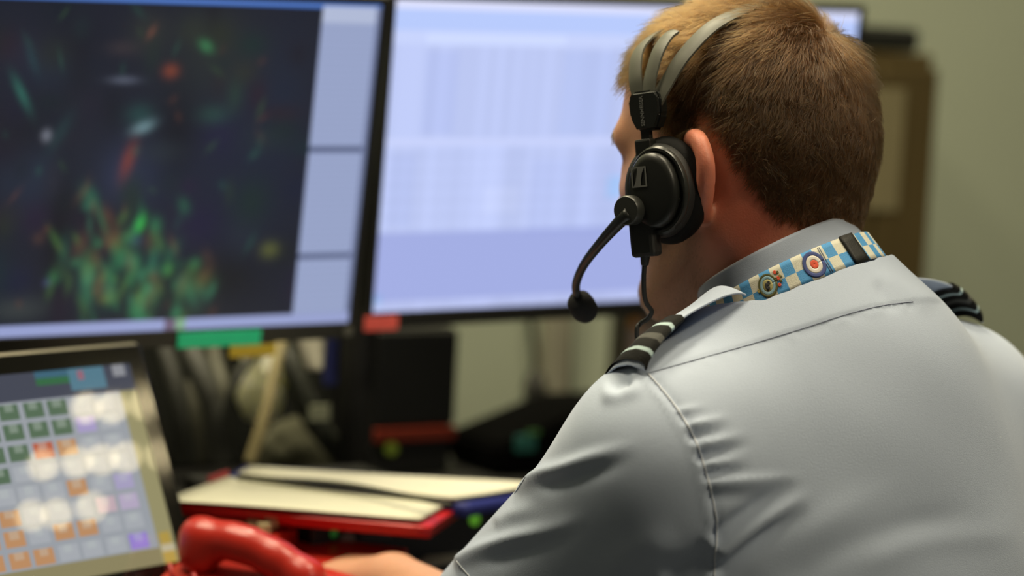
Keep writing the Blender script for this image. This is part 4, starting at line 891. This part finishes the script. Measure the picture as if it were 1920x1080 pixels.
# boom hub, boom, microphone
hc = onl(1186, 394, .125)
lathe('boom_hub', hc, HL, [(.004, -.004), (.0115, -.004), (.0115, .0085), (.0105, .0102), (.003, .0104)], mat('hub_black', (.03, .031, .027), .35), headset, 36)
lathe('boom_lever', onl(1262, 376, .114), HL, [(.001, 0), (.0048, 0), (.0045, .0045), (.001, .005)], blk, headset, 16, HF, 1.9, .8)
tube('boom_arm', [onl(1180, 400, .134), onl(1160, 418, .130), onl(1124, 458, .118), onl(1094, 498, .098), onl(1080, 534, .080), onl(1084, 560, .068)], [.0052, .0050, .0040, .0036, .0034, .0034], blk, headset, 40, 12)
mc = onl(1093, 576, .060); md_ = unit(onl(1104, 592, .050) - onl(1084, 560, .068))
lathe('microphone_foam', mc, md_, [(.001, -.0155), (.006, -.0145), (.0100, -.0095), (.0112, -.002), (.0110, .005), (.0085, .0105), (.0045, .0135), (.001, .0140)], mat('foam_black', (.008, .008, .008), .95, bump=.8, bscale=1200), headset, 24)
tube('strain_relief', [onl(1211, 452, .118), onl(1210, 475, .118), onl(1209, 497, .117)], [.0050, .0042, .0030], blk2, headset, 16)
tube('cable', [onl(1209, 490, .117), onl(1207, 520, .116), onl(1208, 552, .114), onl(1213, 570, .110), onl(1222, 584, .104), onl(1214, 598, .100), onl(1200, 607, .100), onl(1194, 622, .104), onl(1200, 680, .10), onl(1215, 760, .08)], .0019, blk2, headset, 70, 8)
# ================================================================== LANYARD
lanyard = empty('lanyard', ring(math.pi, -.02, .01), 'blue and white checked lanyard with roundel and crest worn round the shirt collar', 'lanyard')
def LY(phi, t, off=0.0):
    """t 0 bottom .. 1 top of the band"""
    h = -.026 + .0235 * t + .004 * math.cos(phi + math.pi) - .05 * max(0, math.cos(phi)) ** 3; return ring(phi, h, .0145 - .0055 * t + off)
ph = np.linspace(R_(20), R_(340), 1200); mid = np.array([LY(p, .5) for p in ph]); arc = np.concatenate([[0], np.cumsum(np.linalg.norm(np.diff(mid, axis=0), axis=1))])
pxm = proj(mid); vis = (ph > R_(80)) & (ph < R_(250))
def arc_at(px): i = np.where(vis)[0]; return arc[i[np.abs(pxm[i, 0] - px).argmin()]]
def LA(s, t, off=0.0): return LY(np.interp(s, arc, ph), t, off)
CK = .0092; sb = arc_at(1588)
white_m = mat('lanyard_white', (.74, .72, .60), .7, bump=.3, bscale=1300); blue_m = mat('lanyard_blue', (.085, .34, .70), .7, bump=.3, bscale=1300)
def patch(name, s0, s1, t0, t1, ns, nt, off, m, mi=None, thick=.0008, parent=None):
    G = np.array([[LA(s, t, off) for s in np.linspace(s0, s1, ns)] for t in np.linspace(t0, t1, nt)]); V, Fc = grid_geo(G)
    o = mesh_obj(name, V, Fc, m, lanyard if parent is None else parent, mi); solidify(o, thick, 0); return o
k0 = int((sb - arc[0]) / CK); s0 = sb - k0 * CK; ncol = int((arc[-1] - s0) / CK)
mi = []
for r in range(6):
    for c in range(ncol * 3): mi.append((c // 3 - k0 + (r // 3) + 0) % 2)
patch('strap', s0, s0 + ncol * CK, 0, 1, ncol * 3 + 1, 7, 0, [white_m, blue_m], mi)
patch('buckle', sb, sb + .0145, -.02, 1.04, 6, 5, .0012, mat('buckle_black', (.012, .012, .010), .6, bump=.3, bscale=900), None, .0022)
for q in (.0035, .0050): patch('stitching', sb - .0175 - q, sb - .0170 - q, .03, .97, 2, 4, .0007, mat('stitch_grey', (.20, .24, .32), .8), None, .0003)
def disc(name, sc, tc, r0, r1, off, m, n=36, W=.0195, ss=1.0, a0=0, a1=360):
    rows = []
    for r in np.linspace(r0, r1, 4): rows.append([LA(sc + r * ss * math.cos(a), tc + r * math.sin(a) / W, off) for a in np.radians(np.linspace(a0, a1, n))])
    V, Fc = grid_geo(np.array(rows)); o = mesh_obj(name, V, Fc, m, lanyard); solidify(o, .0003, 0); return o
sr = arc_at(1526)
navy, red_m, cream = mat('roundel_navy', (.05, .075, .25), .7), mat('roundel_red', (.75, .09, .035), .7), mat('roundel_white', (.76, .72, .66), .7)
disc('roundel_ring', sr, .50, .0060, .0088, .0008, navy); disc('roundel_field', sr, .50, .0030, .0061, .0008, cream); disc('roundel_centre', sr, .50, .0001, .0031, .0008, red_m)
sc_ = arc_at(1440); olive, gold = mat('crest_olive', (.10, .10, .025), .6), mat('crest_gold', (.32, .25, .06), .5); pale = mat('crest_pale_blue', (.25, .42, .50), .7); dark = mat('crest_dark', (.03, .03, .03), .6)
disc('crest_wreath', sc_, .52, .0060, .0076, .0008, olive); disc('crest_band', sc_, .52, .0040, .0061, .0008, pale); disc('crest_field', sc_, .52, .0001, .0041, .0008, mat('crest_field_gold', (.40, .36, .14), .6))
disc('crest_bird', sc_ - .0004, .49, .0001, .0026, .0011, dark, 14, ss=.7); disc('crest_bird', sc_ + .0014, .59, .0001, .0012, .0011, dark, 10)
disc('crest_scroll', sc_ - .0082, .49, .0001, .0013, .0010, gold, 14, ss=.7)
for ds, tt, r, m in ((.0086, .30, .0013, red_m), (.0094, .52, .0013, red_m), (.0086, .74, .0013, red_m), (.0106, .40, .0010, olive), (.0112, .56, .0010, gold), (.0106, .70, .0010, olive), (.0076, .52, .0012, olive), (.0122, .52, .0007, olive)):
    disc('crest_crown', sc_ + ds, tt + .07, .0001, r, .0010, m, 12, ss=1.0)
